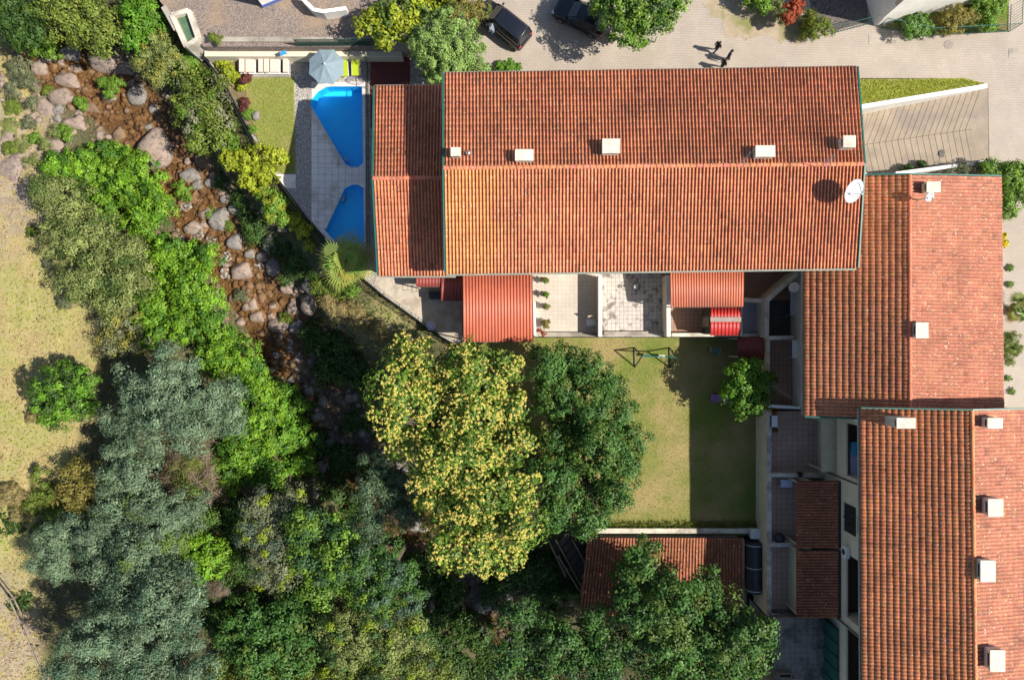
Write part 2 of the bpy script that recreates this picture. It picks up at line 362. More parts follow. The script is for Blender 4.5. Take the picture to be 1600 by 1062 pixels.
# surfaces on the pool terrace
GRASS = None
def grass_mat(name, g1, g2, dry, amt, sc=0.25):
    m, nt, bs = nodes(name); P = pos(nt); n3 = noise(nt, P, 28, 5, 0.75); n2 = noise(nt, P, 2.2, 6, 0.7)
    c = mix(nt, ramp(nt, n2, [(0.35, 0), (0.65, 1)]), g1, g2)
    c = mix(nt, ramp(nt, noise(nt, P, sc, 6, 0.6), [(0.58 - amt, 0), (0.72 - amt * 0.6, 1)]), c, dry)
    c = mix(nt, 0.65, c, ramp(nt, n3, [(0.3, 0.35), (0.7, 1.0)]), 'MULTIPLY')
    L_(nt, c, bs.inputs['Base Color']); bs.inputs['Roughness'].default_value = 0.9; bs.inputs['Specular IOR Level'].default_value = 0.2; bump(nt, bs, n3, 0.9, 0.05)
    return m
GRASS = grass_mat('lawn_grass', (0.15, 0.205, 0.034), (0.20, 0.235, 0.05), (0.36, 0.285, 0.125), 0.17, 0.2)
GRASS2 = grass_mat('pool_lawn_grass', (0.25, 0.29, 0.06), (0.30, 0.31, 0.08), (0.38, 0.32, 0.13), 0.08, 0.4)
def rough_edge(poly, amp, step=0.35):
    out = []
    for i in range(len(poly)):
        a, b = Vector(poly[i]), Vector(poly[(i + 1) % len(poly)]); n = max(1, int((b - a).length / step)); nr = Vector((-(b - a).y, (b - a).x)).normalized()
        for k in range(n):
            p = a + (b - a) * k / n; o = amp * (mnoise.noise(Vector((p.x * 1.1, p.y * 1.1, 3))) * 1.3 + mnoise.noise(Vector((p.x * 4, p.y * 4, 9))) * .6); out.append(tuple(p + nr * o))
    return out
def sheet(name, pts, z, th, mat, rough=0.0):
    poly = pp(pts, z); poly = rough_edge(poly, rough) if rough else poly
    return struct(obj(name, MB().prism(poly, z - th, z), mat))
sheet('pool_lawn', [(384, 122), (459, 121), (461.5, 271), (440, 271.5), (431, 268), (404, 222), (386, 160)], ZP + 0.02, 0.06, GRASS2)
sheet('planting_bed', [(326, 90), (370, 90), (384, 122), (386, 160), (400, 214), (392, 207), (352, 130)], ZP + 0.01, 0.055, mk('bed_soil', (0.20, 0.15, 0.08), (0.13, 0.10, 0.05), 3, 0.95, 0.5))
PAVE = mk('pale_slab', (0.80, 0.74, 0.69), (0.72, 0.66, 0.61), 1.1, 0.8, 0.25, c3=(0.55, 0.48, 0.42))
# paving slabs, one object each
def clip(poly, a, b):    # keep the side to the right of a->b (outside of a CCW pool)
    out = []
    f = lambda p: (b[0] - a[0]) * (p[1] - a[1]) - (b[1] - a[1]) * (p[0] - a[0])
    for i in range(len(poly)):
        p, q = poly[i], poly[(i + 1) % len(poly)]; fp, fq = f(p), f(q)
        if fp <= 0: out.append(p)
        if (fp < 0 < fq) or (fq < 0 < fp): t = fp / (fp - fq); out.append((p[0] + t * (q[0] - p[0]), p[1] + t * (q[1] - p[1])))
    return out
def ccw(P): return P if sum(P[i][0] * P[(i + 1) % len(P)][1] - P[(i + 1) % len(P)][0] * P[i][1] for i in range(len(P))) > 0 else P[::-1]
def pin(p, P): return all((b[0] - a[0]) * (p[1] - a[1]) - (b[1] - a[1]) * (p[0] - a[0]) >= 0 for a, b in zip(P, P[1:] + P[:1]))
POOLS = [ccw(inset(P1, -0.0)), ccw(P2)]
deck = obj('pool_deck', MB().prism(pp([(430, 272.5), (462, 272.5), (462, 294), (446, 294)], ZP), ZP - 0.055, ZP - 0.02), PAVE); struct(deck)
def slabs(x0, x1, y0, y1, s, edge=None):
    gy = y0
    while gy < y1 - 1:
        gx = x0
        while gx < x1 - 1:
            cell = [tuple(W(x, y, ZP)[:2]) for x, y in ((gx + .2, gy + .2), (min(gx + s, x1) - .2, gy + .2), (min(gx + s, x1) - .2, min(gy + s, y1) - .2), (gx + .2, min(gy + s, y1) - .2))]
            cell = ccw(cell); polys = [cell]
            for PL in POOLS:
                nxt = []
                for c in polys:
                    if not any(pin(p, PL) for p in c) and not any(pin(((p[0] + q[0]) / 2, (p[1] + q[1]) / 2), PL) for p in c for q in c): nxt.append(c); continue
                    best = None
                    for a, b in zip(PL, PL[1:] + PL[:1]):
                        k = clip(c, a, b)
                        if len(k) > 2:
                            ar = abs(sum(k[i][0] * k[(i + 1) % len(k)][1] - k[(i + 1) % len(k)][0] * k[i][1] for i in range(len(k)))) / 2
                            if ar > 0.004 and (best is None or ar > best[0]): best = (ar, k)
                    if best: nxt.append(best[1])
                polys = nxt
            if edge:
                polys = [clip(c, edge[1], edge[0]) for c in polys]; polys = [c for c in polys if len(c) > 2]
            for c in polys:
                obj('paving_slab', MB().prism(c, ZP - 0.05 - 0.005, ZP + random.uniform(-.004, .004)), PAVE, deck)
            gx += s
        gy += s
e0, e1 = tuple(W(500, 366, ZP)[:2]), tuple(W(523, 391, ZP)[:2])
slabs(486.5, 571.5, 128, 262, 10.6); slabs(486.5, 571.5, 262, 390, 10.6, (W(470, 325, ZP)[:2], W(524, 389, ZP)[:2]))
patio = [(587, 433), (722, 433), (722, 540), (692, 522), (645, 489), (600, 457), (584, 443)]
sheet('patio', patio, ZP + 0.006, 0.05, PATIO)
sheet('terrace_court', [(579, 89), (640, 89), (640, 200), (579, 200)], ZP + 0.03, 0.07, tiles('oxblood_tiles', (0.17, 0.03, 0.025), (0.14, 0.025, 0.02), (0.09, 0.03, 0.025), 0.33))
# retaining wall under the yard
t = thing('retaining_wall', 'long pale rendered retaining wall behind the sunbeds and parasol', 'wall', W(320, 88, ZP))
ya, yb = W(0, 73, ZY).y, W(0, 73.6, 2.1).y
obj('wall_face', MB().box(W(320, 0, ZP).x, W(628, 0, ZP).x, yb, yb + 0.28, ZP - 0.06, ZY + 0.06), CREAM, t)
obj('ledge', MB().box(W(320, 0, 2).x, W(628, 0, 2).x, W(0, 88.3, 2.1).y, W(0, 73.6, 2.1).y, ZP - .05, 2.1), CREAM, t, bevel=.03)
obj('coping', MB().box(W(320, 0, ZP).x - .05, W(628, 0, ZP).x, yb - 0.03, yb + 0.34, ZY + 0.06, ZY + 0.12), CONC, t)
# main lawn
lawn = pp([(722, 546), (722, 527.5), (1200, 527.5), (1187, 560), (1187, 836), (906, 836), (880, 800), (800, 650)], 0)
struct(obj('lawn', MB().prism(lawn, -3, 0), GRASS))
# grass verge and ramp by the road
sheet('grass_verge', [(1340, 124), (1420, 124), (1505, 122), (1540, 131), (1345, 163)], ZY + 0.03, 3.0, grass_mat('verge_grass', (0.32, 0.37, 0.05), (0.38, 0.40, 0.08), (0.42, 0.37, 0.13), 0.03, 0.5))

# ------------------------------------------------------------------ roofs and houses
PROF_T = np.array([0.0, 0.05, 0.14, 0.28, 0.42, 0.53, 0.60, 0.80, 1.0])
PROF_H = np.array([0.0, 0.45, 0.85, 1.0, 0.85, 0.45, 0.0, -0.06, 0.0])
def tile_slope(parent, P0, P1, R1, R0, tw=0.222, tl=0.42, h=0.075, lip=0.03, colfn=None, base=(0.44, 0.155, 0.085), name='roof_tiles', var=0.065, dirt=1.0):
    P0, P1, R1, R0 = (np.array(p) for p in (P0, P1, R1, R0))
    nc = max(2, round(np.linalg.norm(P1 - P0) / tw)); nr = max(2, round(np.linalg.norm(R0 - P0) / tl))
    n = np.cross(P1 - P0, R0 - P0); n /= np.linalg.norm(n); n = n if n[2] > 0 else -n
    ii, jj = np.meshgrid(np.arange(nc), np.arange(nr), indexing='ij'); ii = ii.ravel(); jj = jj.ravel(); M = len(ii)
    K = len(PROF_T); du = RNG.normal(0, 0.02, M); dv = RNG.normal(0, 0.012, M); dn = RNG.normal(0, 0.003, M)
    sag = 0.014 * np.sin(ii * 0.31 + jj * 0.2) + 0.010 * np.sin(ii * 0.113 - jj * 0.4)
    U = (ii[:, None] + PROF_T[None, :] * 1.0 + du[:, None] * 0.6) / nc
    rows = []
    for k, (voff, zoff, sc) in enumerate(((-0.10, lip, 1.0), (1.0, 0.0, max(0.3, 1.0 - 3 * lip)), (-0.10, -0.004, 0.0))):
        V = ((jj + voff + (dv if k != 1 else 0)) / nr)[:, None] * np.ones((1, K))
        hh = (PROF_H[None, :] * h * (1.0 if k != 2 else 1.0)) * sc + zoff + dn[:, None] + 0.075 + sag[:, None]
        p = (P0 * (1 - U)[..., None] + P1 * U[..., None]) * (1 - V)[..., None] + (R0 * (1 - U)[..., None] + R1 * U[..., None]) * V[..., None] + n * hh[..., None]
        rows.append(p)
    V = np.concatenate([r.reshape(-1, 3) for r in rows]); o = np.arange(M)[:, None] * K + np.arange(K - 1)[None, :]; o = o.ravel(); S = M * K
    q1 = np.stack([o, o + 1, o + 1 + S, o + S], -1); q2 = np.stack([o + 2 * S, o + 1 + 2 * S, o + 1, o], -1)
    c = np.array(base)[None, :] * (1 + RNG.normal(0, var, (M, 1))) * (1 + RNG.normal(0, 0.04, (M, 3)))
    old = RNG.random(M); c[old < 0.07] *= np.array([0.78, 0.78, 0.82]); c[old > 0.97] *= np.array([1.15, 1.2, 1.15])
    if colfn is not None: c = colfn(c, (P0 + (P1 - P0) * ((ii + .5) / nc)[:, None]) + (R0 - P0) * ((jj + .5) / nr)[:, None])
    c = np.clip(c, 0.02, 0.9); cc = (c[:, None, :] * (1 + dirt * (np.array([.62, .85, 1, 1.04, 1, .82, .55, .5]) - 1))[None, :, None]).reshape(-1, 3)   # channel shade painted into the tile colours: pans and flanks darker, crest lighter
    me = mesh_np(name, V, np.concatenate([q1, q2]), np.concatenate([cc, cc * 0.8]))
    o0 = org(parent); me.transform(Matrix.Translation(-o0))
    return stuff(link(name, me, CLAY, parent))

RT = None
def ridge_tiles(parent, A, B, step=0.42, r=0.13, base=(0.46, 0.17, 0.09)):
    A = Vector(A); B = Vector(B); n = max(2, round((B - A).length / step)); d = (B - A).normalized(); o0 = org(parent)
    variants = []
    for k in range(4):
        b = MB(); m = 7
        s = (B - A).length / n
        for i, (x, rr) in enumerate(((-0.03, r * 1.12), (s + 0.02, r * 0.92))):
            for j in range(m):
                t = math.pi * j / (m - 1); b.v.append((x, rr * math.cos(t), rr * 0.95 * math.sin(t) + (0.012 if i == 0 else 0)))
        b.f += [(j, j + 1, m + j + 1, m + j) for j in range(m - 1)]; b.f += [tuple(range(m))]
        me = bpy.data.meshes.new('ridge_tile'); me.from_pydata(b.v, [], b.f); me.update()
        c = [x * random.uniform(0.8, 1.15) for x in base]; a = me.attributes.new('Col', 'FLOAT_COLOR', 'FACE')
        a.data.foreach_set('color', [*c, 1.0] * len(me.polygons)); me.materials.append(CLAY); variants.append(me)
    rot = d.to_track_quat('X', 'Z')
    for i in range(n):
        o = bpy.data.objects.new('ridge_tile', random.choice(variants)); COL.objects.link(o); o.parent = parent
        o.location = A + (B - A) * i / n - o0 + Vector((0, 0, random.uniform(-.006, .006))); o.rotation_mode = 'QUATERNION'; o.rotation_quaternion = rot

def chimney(roof, px, py, w, d, ztop, rz=0.0, hgt=2.2, pots=False):
    c = W(px, py, ztop); s = (H - ztop) / F; w *= s; d *= s
    b = MB(); b.obox((c.x, c.y, ztop - hgt / 2 - 0.10), (w * 0.90, d * 0.90, hgt), rz)
    ch = obj('chimney', b, CHIM, roof, bevel=0.012)
    obj('chimney_cap', MB().obox((c.x, c.y, ztop - 0.05), (w, d, 0.10), rz), CHIM, roof, bevel=0.015)
    for sx, sy in ((1, 0), (-1, 0), (0, 1), (0, -1)):
        obj('flue_opening', MB().obox((c.x + sx * w * .451, c.y + sy * d * .451, ztop - .24), (.012 if sx else w * .6, .012 if sy else d * .6, .16), rz), DARKM, roof)
    return ch
def gable_house(name, label, P0, P1, R0, R1, S0, S1, zb, wall, ins_e, ins_p, ins_s, base=(0.44, 0.155, 0.085), colfn=None, verge=GREENM, gut=GREYGUT, tl=0.42, lip=0.03, h=0.075, base2=None, tw=0.222, dirt=1.0):
    P0, P1, R0, R1, S0, S1 = map(Vector, (P0, P1, R0, R1, S0, S1))
    t = thing(name, label, 'house', (R0 + R1) / 2 * 1.0 - Vector((0, 0, (R0.z + R1.z) / 2 - zb)))
    ax = (R1 - R0).normalized()
    def end(P, R, S, k):
        P = P + ax * k; R = R + ax * k; S = S + ax * k; low = Vector((0, 0, -0.16))
        a = P + (R - P) * (ins_p / (R - P).length) + low; c = S + (R - S) * (ins_s / (R - S).length) + low
        return [Vector((a.x, a.y, zb)), a, R + low, c, Vector((c.x, c.y, zb))]
    e0 = end(P0, R0, S0, ins_e); e1 = end(P1, R1, S1, -ins_e)
    b = MB(); b.add(e0 + e1, [(0, 1, 2, 3, 4), (9, 8, 7, 6, 5)] + [(i, (i + 1) % 5, 5 + (i + 1) % 5, 5 + i) for i in range(5)])
    obj('wall', b, wall, t)
    dn = Vector((0, 0, -0.14)); b = MB(); top = [P0, P1, R1, R0, S0, S1]
    b.add(top + [p + dn for p in top], [(0, 1, 2, 3), (3, 2, 5, 4), (7, 6, 9, 8), (8, 9, 10, 11), (0, 6, 7, 1), (4, 5, 11, 10), (0, 3, 9, 6), (3, 4, 10, 9), (1, 7, 8, 2), (2, 8, 11, 5)])
    roof = obj('roof', b, CREAMD, t)
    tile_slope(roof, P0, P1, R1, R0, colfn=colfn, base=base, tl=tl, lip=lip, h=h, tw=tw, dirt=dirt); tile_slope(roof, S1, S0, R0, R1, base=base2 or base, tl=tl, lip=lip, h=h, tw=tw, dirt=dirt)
    ridge_tiles(roof, R0 + Vector((0, 0, .09)), R1 + Vector((0, 0, .09)), base=tuple(x * 1.05 for x in base))
    up = Vector((0, 0, 0.09))
    for a, bb, c, sg in ((P0, R0, S0, -1), (P1, R1, S1, 1)):
        off = ax * sg * 0.06
        obj('verge_trim', MB().beam(a + up + off, bb + up + off, 0.10, 0.22), verge, roof); obj('verge_trim', MB().beam(bb + up + off, c + up + off, 0.10, 0.22), verge, roof)
    for a, bb, q in ((P0, P1, R0), (S0, S1, R0)):
        out = (a - q); out.z = 0; out = out - ax * out.dot(ax); out.normalize(); b = MB()
        b.tube([a + out * 0.10 - Vector((0, 0, .05)), bb + out * 0.10 - Vector((0, 0, .05))], 0.065, 8); obj('gutter', b, gut, roof)
    return t, roof

def main_col(c, p):
    w = 1 - sstep((p[:, 0] - (-1.3) + RNG.normal(0, .28, len(p)) + .35 * np.sin(p[:, 1] * 1.7)) / 1.1)     # the re-tiled bay at the west end
    w = w[:, None] * (0.55 + 0.45 * RNG.random((len(p), 1)) ** 0.4)
    return c * (1 - w) + np.array([0.86, 0.33, 0.115]) * (0.9 + 0.2 * RNG.random((len(p), 1))) * w
ZE, ZR = 11.7, 13.1
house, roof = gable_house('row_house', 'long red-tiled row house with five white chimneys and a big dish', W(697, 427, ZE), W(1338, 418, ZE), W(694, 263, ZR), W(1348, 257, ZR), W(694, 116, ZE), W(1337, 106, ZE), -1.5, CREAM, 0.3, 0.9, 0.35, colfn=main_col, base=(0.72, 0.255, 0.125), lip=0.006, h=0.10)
for a in ((712, 237, 16, 14), (819, 242, 29, 18), (955, 228, 28, 23), (1196, 236, 31, 18), (1327.5, 221, 20, 19)): chimney(roof, *a, 13.75)
def window(parent, c, wid, hgt, axis, sgn, frame=WHITEP):
    c = Vector(c); b = MB(); n = Vector((sgn, 0, 0)) if axis == 'x' else Vector((0, sgn, 0)); u = Vector((0, 1, 0)) if axis == 'x' else Vector((1, 0, 0))
    def slab(du, dz, w, h, d0, d1):
        m = c + u * du + Vector((0, 0, dz)) + n * (d0 + d1) / 2; return m, ((d1 - d0, w, h) if axis == 'x' else (w, d1 - d0, h))
    fo = None
    for du, dz, w, h in ((-wid / 2, 0, .07, hgt), (wid / 2, 0, .07, hgt), (0, -hgt / 2, wid, .07), (0, hgt / 2, wid, .07), (0, 0, .05, hgt)):
        m, d = slab(du, dz, w, h, -0.02, 0.05 if du or dz else 0.045); b.obox(m, d)
    fo = obj('window', b, frame, parent)
    b = MB(); m, d = slab(0, 0, wid, hgt, -0.01, 0.015); b.obox(m, d); obj('pane', b, GLASS, fo)
    b = MB(); m, d = slab(0, -hgt / 2 - .07, wid + .16, .06, -0.01, 0.12); b.obox(m, d); obj('sill', b, CREAMD, fo)
wallY = (W(900, 425, ZE).y + 0.9 * 0.97)
for x in np.arange(-2, 21, 2.6):
    for z in (6.2, 9.4): window(house, (x, wallY + 0.0, z), 1.2, 1.3, 'y', -1)
LE, LR = 8.8, 10.4
xe = -3.9
def atx(py, z): return Vector((xe, (531 - py) * (H - z) / F, z))
wing, wroof = gable_house('house_wing', 'lower red-tiled wing between the pools and the tall row house', W(592, 430, LE), atx(430, LE), W(584, 279, LR), atx(278, LR), W(586, 136, LE), atx(135, LE), 0.8, CREAM, 0.25, 0.5, 0.35, base=(0.68, 0.225, 0.11), lip=0.006, h=0.10)
ME_, MR = 7.3, 8.6
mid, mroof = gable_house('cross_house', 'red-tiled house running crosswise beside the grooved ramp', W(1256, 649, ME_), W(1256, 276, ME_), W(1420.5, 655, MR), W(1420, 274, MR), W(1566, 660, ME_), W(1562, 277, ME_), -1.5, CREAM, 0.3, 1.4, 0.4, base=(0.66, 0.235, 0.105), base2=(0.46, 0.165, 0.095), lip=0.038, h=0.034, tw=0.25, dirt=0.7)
for a in ((1459, 292, 22, 17), (1441, 516, 20, 25)): chimney(mroof, *a, 9.25)
# lower right house: the west wall has loggias, so its prism is set back and the outer wall is built of pieces
QE, QR = 9.5, 10.7
pA, pB = Vector((23.85, -28, QE)), W(1343.5, 638, QE)
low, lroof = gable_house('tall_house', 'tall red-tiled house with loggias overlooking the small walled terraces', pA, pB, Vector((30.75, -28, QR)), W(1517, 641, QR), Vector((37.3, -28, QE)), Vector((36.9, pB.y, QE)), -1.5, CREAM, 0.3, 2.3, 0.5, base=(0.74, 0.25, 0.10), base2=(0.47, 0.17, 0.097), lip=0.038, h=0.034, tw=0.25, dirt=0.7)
chimney(lroof, 1416, 661, 30, 17, 11.4); 
for a in ((1555, 661, 24, 17), (1556, 793, 24, 28), (1544, 892, 24, 34), (1559, 1032, 24, 34)): chimney(lroof, *a, 11.35)
XW = 24.3; wy = lambda py, z=7: (531 - py) * (H - z) / F
logg = [(wy(745), wy(662)), (wy(968), wy(868)), (wy(1090), wy(985))]
cuts = sorted(logg); y = -27.7; b = MB()
for y0, y1 in cuts:
    b.box(XW, XW + 1.78, y, y0, 0.5, 9.4); b.box(XW + .001, XW + 1.779, y0, y1, 0.5, 5.6); b.box(XW + .001, XW + 1.779, y0, y1, 8.75, 9.38); y = y1
b.box(XW, XW + 1.78, y, pB.y - 0.3, 0.5, 9.4); obj('loggia_wall', b, CREAM, low)
for y0, y1 in cuts:
    obj('loggia_floor', MB().box(XW + .25, XW + 1.77, y0 + .01, y1 - .01, 5.6, 5.63), mk('loggia_tile', (0.12, 0.08, 0.06), (0.09, 0.06, 0.05), 3), low)
    obj('parapet', MB().box(XW + .002, XW + 0.14, y0 + .01, y1 - .01, 5.6, 6.35), CREAM, low)
    obj('glass_door', MB().box(XW + 1.66, XW + 1.70, y0 + .4, y1 - .4, 5.64, 8.3), GLASS, low)
for py in (800, 822): window(low, (XW, wy(py), 7.0), 0.95, 1.5, 'x', -1, DARKM)
window(low, (XW, wy(812), 8.7), 1.0, 1.0, 'x', -1, DARKM)
# window strips on the cross house wall
XM = W(1256, 0, ME_).x + 1.4 * 0.95
for py in (450, 560, 600): window(mid, (XM, wy(py, 4), 4.6), 0.9, 1.2, 'x', -1, DARKM)

# ------------------------------------------------------------------ terraces south of the row house
ZT = 1.6
TM1 = tiles('terrace_tile_pale', (0.56, 0.50, 0.44), (0.52, 0.46, 0.40), (0.42, 0.36, 0.30), 0.33, 1, 0, (0.40, 0.30, 0.22), (0.62, 0.8), 0.8, 0.0, 0.012)
TM2 = tiles('terrace_tile_stained', (0.58, 0.53, 0.49), (0.53, 0.49, 0.45), (0.28, 0.24, 0.21), 0.33, 1, 0, (0.13, 0.11, 0.10), (0.50, 0.60), 1.5, 0.0, 0.016)
TMG = tiles('terrace_tile_grey', (0.36, 0.36, 0.40), (0.33, 0.33, 0.37), (0.26, 0.26, 0.28), 0.22, 1, 0)
TMB = tiles('terrace_tile_brown', (0.36, 0.21, 0.14), (0.32, 0.185, 0.125), (0.21, 0.135, 0.09), 0.33, 1, 0)
TMR = tiles('terrace_tile_rose', (0.54, 0.36, 0.28), (0.49, 0.325, 0.25), (0.30, 0.20, 0.155), 0.42, 1, 0, (0.22, 0.17, 0.15), (0.6, 0.8), 1.0, 0, 0.018)
TMD = tiles('terrace_tile_dark', (0.09, 0.08, 0.085), (0.07, 0.065, 0.07), (0.04, 0.04, 0.04), 0.4, 1, 0)
TMO = tiles('terrace_tile_old', (0.25, 0.22, 0.19), (0.21, 0.19, 0.165), (0.34, 0.31, 0.27), 0.45, 1, 0, (0.07, 0.06, 0.055), (0.45, 0.62), 0.6, 0, 0.02)
ys_ = 0.12; yn_ = 5.6
def tx(px, z=ZT): return W(px, 0, z).x
def ty(py, z=ZT): return W(0, py, z).y
for nm, x0, x1, y0, y1, m in (('terrace_floor', 726, 938, 427, 526, TM1), ('terrace_floor', 938, 1045, 427, 526, TM2), ('terrace_floor', 1045, 1159.5, 427, 526, TMB),
                              ('terrace_floor', 1159.5, 1197, 469, 526, TMG), ('terrace_floor', 1159.5, 1262, 415, 469, TMB), ('terrace_floor', 1197, 1262, 469, 526, TMD)):
    struct(obj(nm, MB().box(tx(x0) + .002, tx(x1) - .002, ty(y1) , yn_ if y0 == 427 or y0 == 415 else ty(y0) - .002, -2.5, ZT), m))
def wall(label, pts, z0, z1, th, mat=CREAM, cap=CREAMD, name='garden_wall', zpx=None):
    z = z1 if zpx is None else zpx; P = [W(x, y, z) for x, y in pts]; t = thing(name, label, 'wall', (P[0].x, P[0].y, z0))
    for i in range(len(P) - 1):
        a, bb = P[i], P[i + 1]; mz = (z0 + z1 - .06) / 2
        obj('wall_body', MB().beam((a.x, a.y, mz), (bb.x, bb.y, mz), th, z1 - .06 - z0), mat, t)
        obj('coping', MB().beam((a.x, a.y, z1 - .03), (bb.x, bb.y, z1 - .03), th + .06, .06), cap, t)
    return t
wall('cream party wall between the pale terrace and the stained terrace', [(938, 430), (938, 526)], ZT, 3.15, 0.22, CREAM, WHITE)
wall('cream party wall between the stained terrace and the salmon roof', [(1044, 430), (1045, 526)], ZT, 3.2, 0.24, CREAM, WHITE)
wall('white wall along the edge of the large red corrugated roof', [(835, 472), (836, 527)], ZT, 2.6, 0.14, WHITE, WHITE)
wall('low weathered kerb wall along the pale terrace front', [(838, 522), (933, 523)], ZT, 1.95, 0.28, CONC, CONC)
wall('low weathered kerb wall along the stained terrace front', [(944, 521), (1040, 521)], ZT, 1.95, 0.28, CONC, CONC)
wall('cream low wall in front of the small gabled shed', [(1050, 523), (1155, 523)], ZT, 2.3, 0.22)
wall('slanting cream wall beside the wall-mounted dish', [(1247, 426), (1199, 469)], ZT, 3.9, 0.28)
wall('cream wall between the grey tiled yard and the dark tiled yard', [(1199, 471), (1198, 527)], ZT, 3.6, 0.26)
wall('short cream wall closing the dark tiled yard', [(1201, 528), (1240, 527)], ZT, 3.6, 0.25)
wall('cream wall behind the grey tiled yard', [(1163, 468), (1194, 470)], ZT, 3.0, 0.25)
wall('thin cream wall beside the gabled shed and the grey yard', [(1158.5, 480), (1158.5, 525)], ZT, 3.0, 0.12)
wall('cream wall in front of the grey tiled yard', [(1160, 524), (1194, 524)], ZT, 2.4, 0.2)
# corrugated roofs
def corrugated(parent, a, b_, c, d, pitch, amp, mat, name='sheet', profile='sine'):
    a, b_, c, d = (np.array(p) for p in (a, b_, c, d)); n = max(3, int(round(np.linalg.norm(b_ - a) / pitch))); K = 8
    n3 = np.cross(b_ - a, d - a); n3 /= np.linalg.norm(n3); n3 = n3 if n3[2] > 0 else -n3
    t = np.arange(n * K + 1) / (n * K); ph = t * n * 2 * np.pi
    hgt = amp * (np.sin(ph) if profile == 'sine' else np.clip(np.sin(ph) * 2.2, -1, 1))
    L = a + (b_ - a) * t[:, None] + n3 * hgt[:, None]; R = d + (c - d) * t[:, None] + n3 * hgt[:, None]
    V = np.concatenate([L, R, L - n3 * .015, R - n3 * .015]); m = len(t); i = np.arange(m - 1)
    Qs = np.concatenate([np.stack([i, i + 1, i + 1 + m, i + m], -1), np.stack([i + 2 * m, i + 3 * m, i + 1 + 3 * m, i + 1 + 2 * m], -1), np.stack([i, i + 2 * m, i + 1 + 2 * m, i + 1], -1), np.stack([i + m, i + 1 + m, i + 1 + 3 * m, i + 3 * m], -1)])
    me = mesh_np(name, V, Qs, smooth=False); me.transform(Matrix.Translation(-org(parent))); return link(name, me, mat, parent)
RED1 = mk('red_coated_steel', (0.54, 0.145, 0.085), (0.47, 0.125, 0.075), 0.9, 0.55, 0.0, c3=(0.42, 0.12, 0.08))
RED2 = mk('salmon_coated_steel', (0.56, 0.175, 0.10), (0.49, 0.15, 0.085), 0.9, 0.55, 0.0, c3=(0.42, 0.14, 0.09))
RED3 = mk('scarlet_coated_steel', (0.50, 0.035, 0.03), (0.42, 0.03, 0.028), 0.8, 0.5, 0.0)
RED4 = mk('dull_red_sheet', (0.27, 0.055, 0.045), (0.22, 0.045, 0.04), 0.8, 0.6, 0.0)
def canopy(label, corners, z_hi, z_lo, mat, pitch, amp, zfloor, posts, name='lean_to_roof', profile='sine', cat='roof'):
    (x0, y0), (x1, y1), (x2, y2), (x3, y3) = corners      # top-left, top-right, bottom-right, bottom-left
    a, b_, c, d = W(x0, y0, z_hi), W(x1, y1, z_hi), W(x2, y2, z_lo), W(x3, y3, z_lo)
    t = thing(name, label, cat, (d.x, d.y, zfloor)); corrugated(t, a, b_, c, d, pitch, amp, mat, profile=profile)
    for p in posts:
        q = (a, b_, c, d)[p]; cc = (a + b_ + c + d) / 4; q = q + (cc - q) * 0.05
        obj('post', MB().beam((q.x, q.y, zfloor), (q.x, q.y, q.z - .03), .09, .09), CREAM, t)
    for p, q in ((a, b_), (d, c)): obj('rafter', MB().beam(p + (q - p) * .01 - Vector((0, 0, .10)), p + (q - p) * .99 - Vector((0, 0, .10)), .08, .1), DWOOD, t)
    return t
canopy('large red corrugated roof between the stone patio and the pale terrace', ((723, 428), (832, 427), (833, 533.5), (724, 534.5)), 5.0, 4.7, RED1, 0.235, 0.042, ZT, (2, 3))
canopy('salmon corrugated roof beside the gabled scarlet shed', ((1047, 423), (1163, 423), (1162, 479), (1048, 480)), 4.9, 4.55, RED2, 0.20, 0.036, ZT, (2, 3))
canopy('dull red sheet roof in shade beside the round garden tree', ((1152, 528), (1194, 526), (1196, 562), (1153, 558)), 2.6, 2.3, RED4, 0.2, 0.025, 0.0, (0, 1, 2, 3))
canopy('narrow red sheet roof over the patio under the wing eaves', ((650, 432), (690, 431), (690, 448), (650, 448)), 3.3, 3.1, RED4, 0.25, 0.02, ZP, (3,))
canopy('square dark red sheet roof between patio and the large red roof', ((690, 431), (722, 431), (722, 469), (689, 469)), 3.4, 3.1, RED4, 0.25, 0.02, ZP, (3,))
t = thing('lean_to_roof', 'cream corrugated roof beside the rose tiled terrace', 'roof', (W(1283, 700, 4.7).x, W(1283, 700, 4.7).y, 1.8))
CREAMS = mk('cream_sheet', (0.58, 0.50, 0.34), (0.50, 0.43, 0.30), 1, 0.6, 0)
corrugated(t, W(1283, 737, 4.6), W(1283, 654, 4.6), W(1313, 654, 5.0), W(1313, 737, 5.0), 0.2, 0.03, CREAMS)
for py in (657, 734): p = W(1285, py, 4.5); obj('post', MB().box(p.x, p.x + .09, p.y - .045, p.y + .045, 1.8, 4.55), CREAM, t)
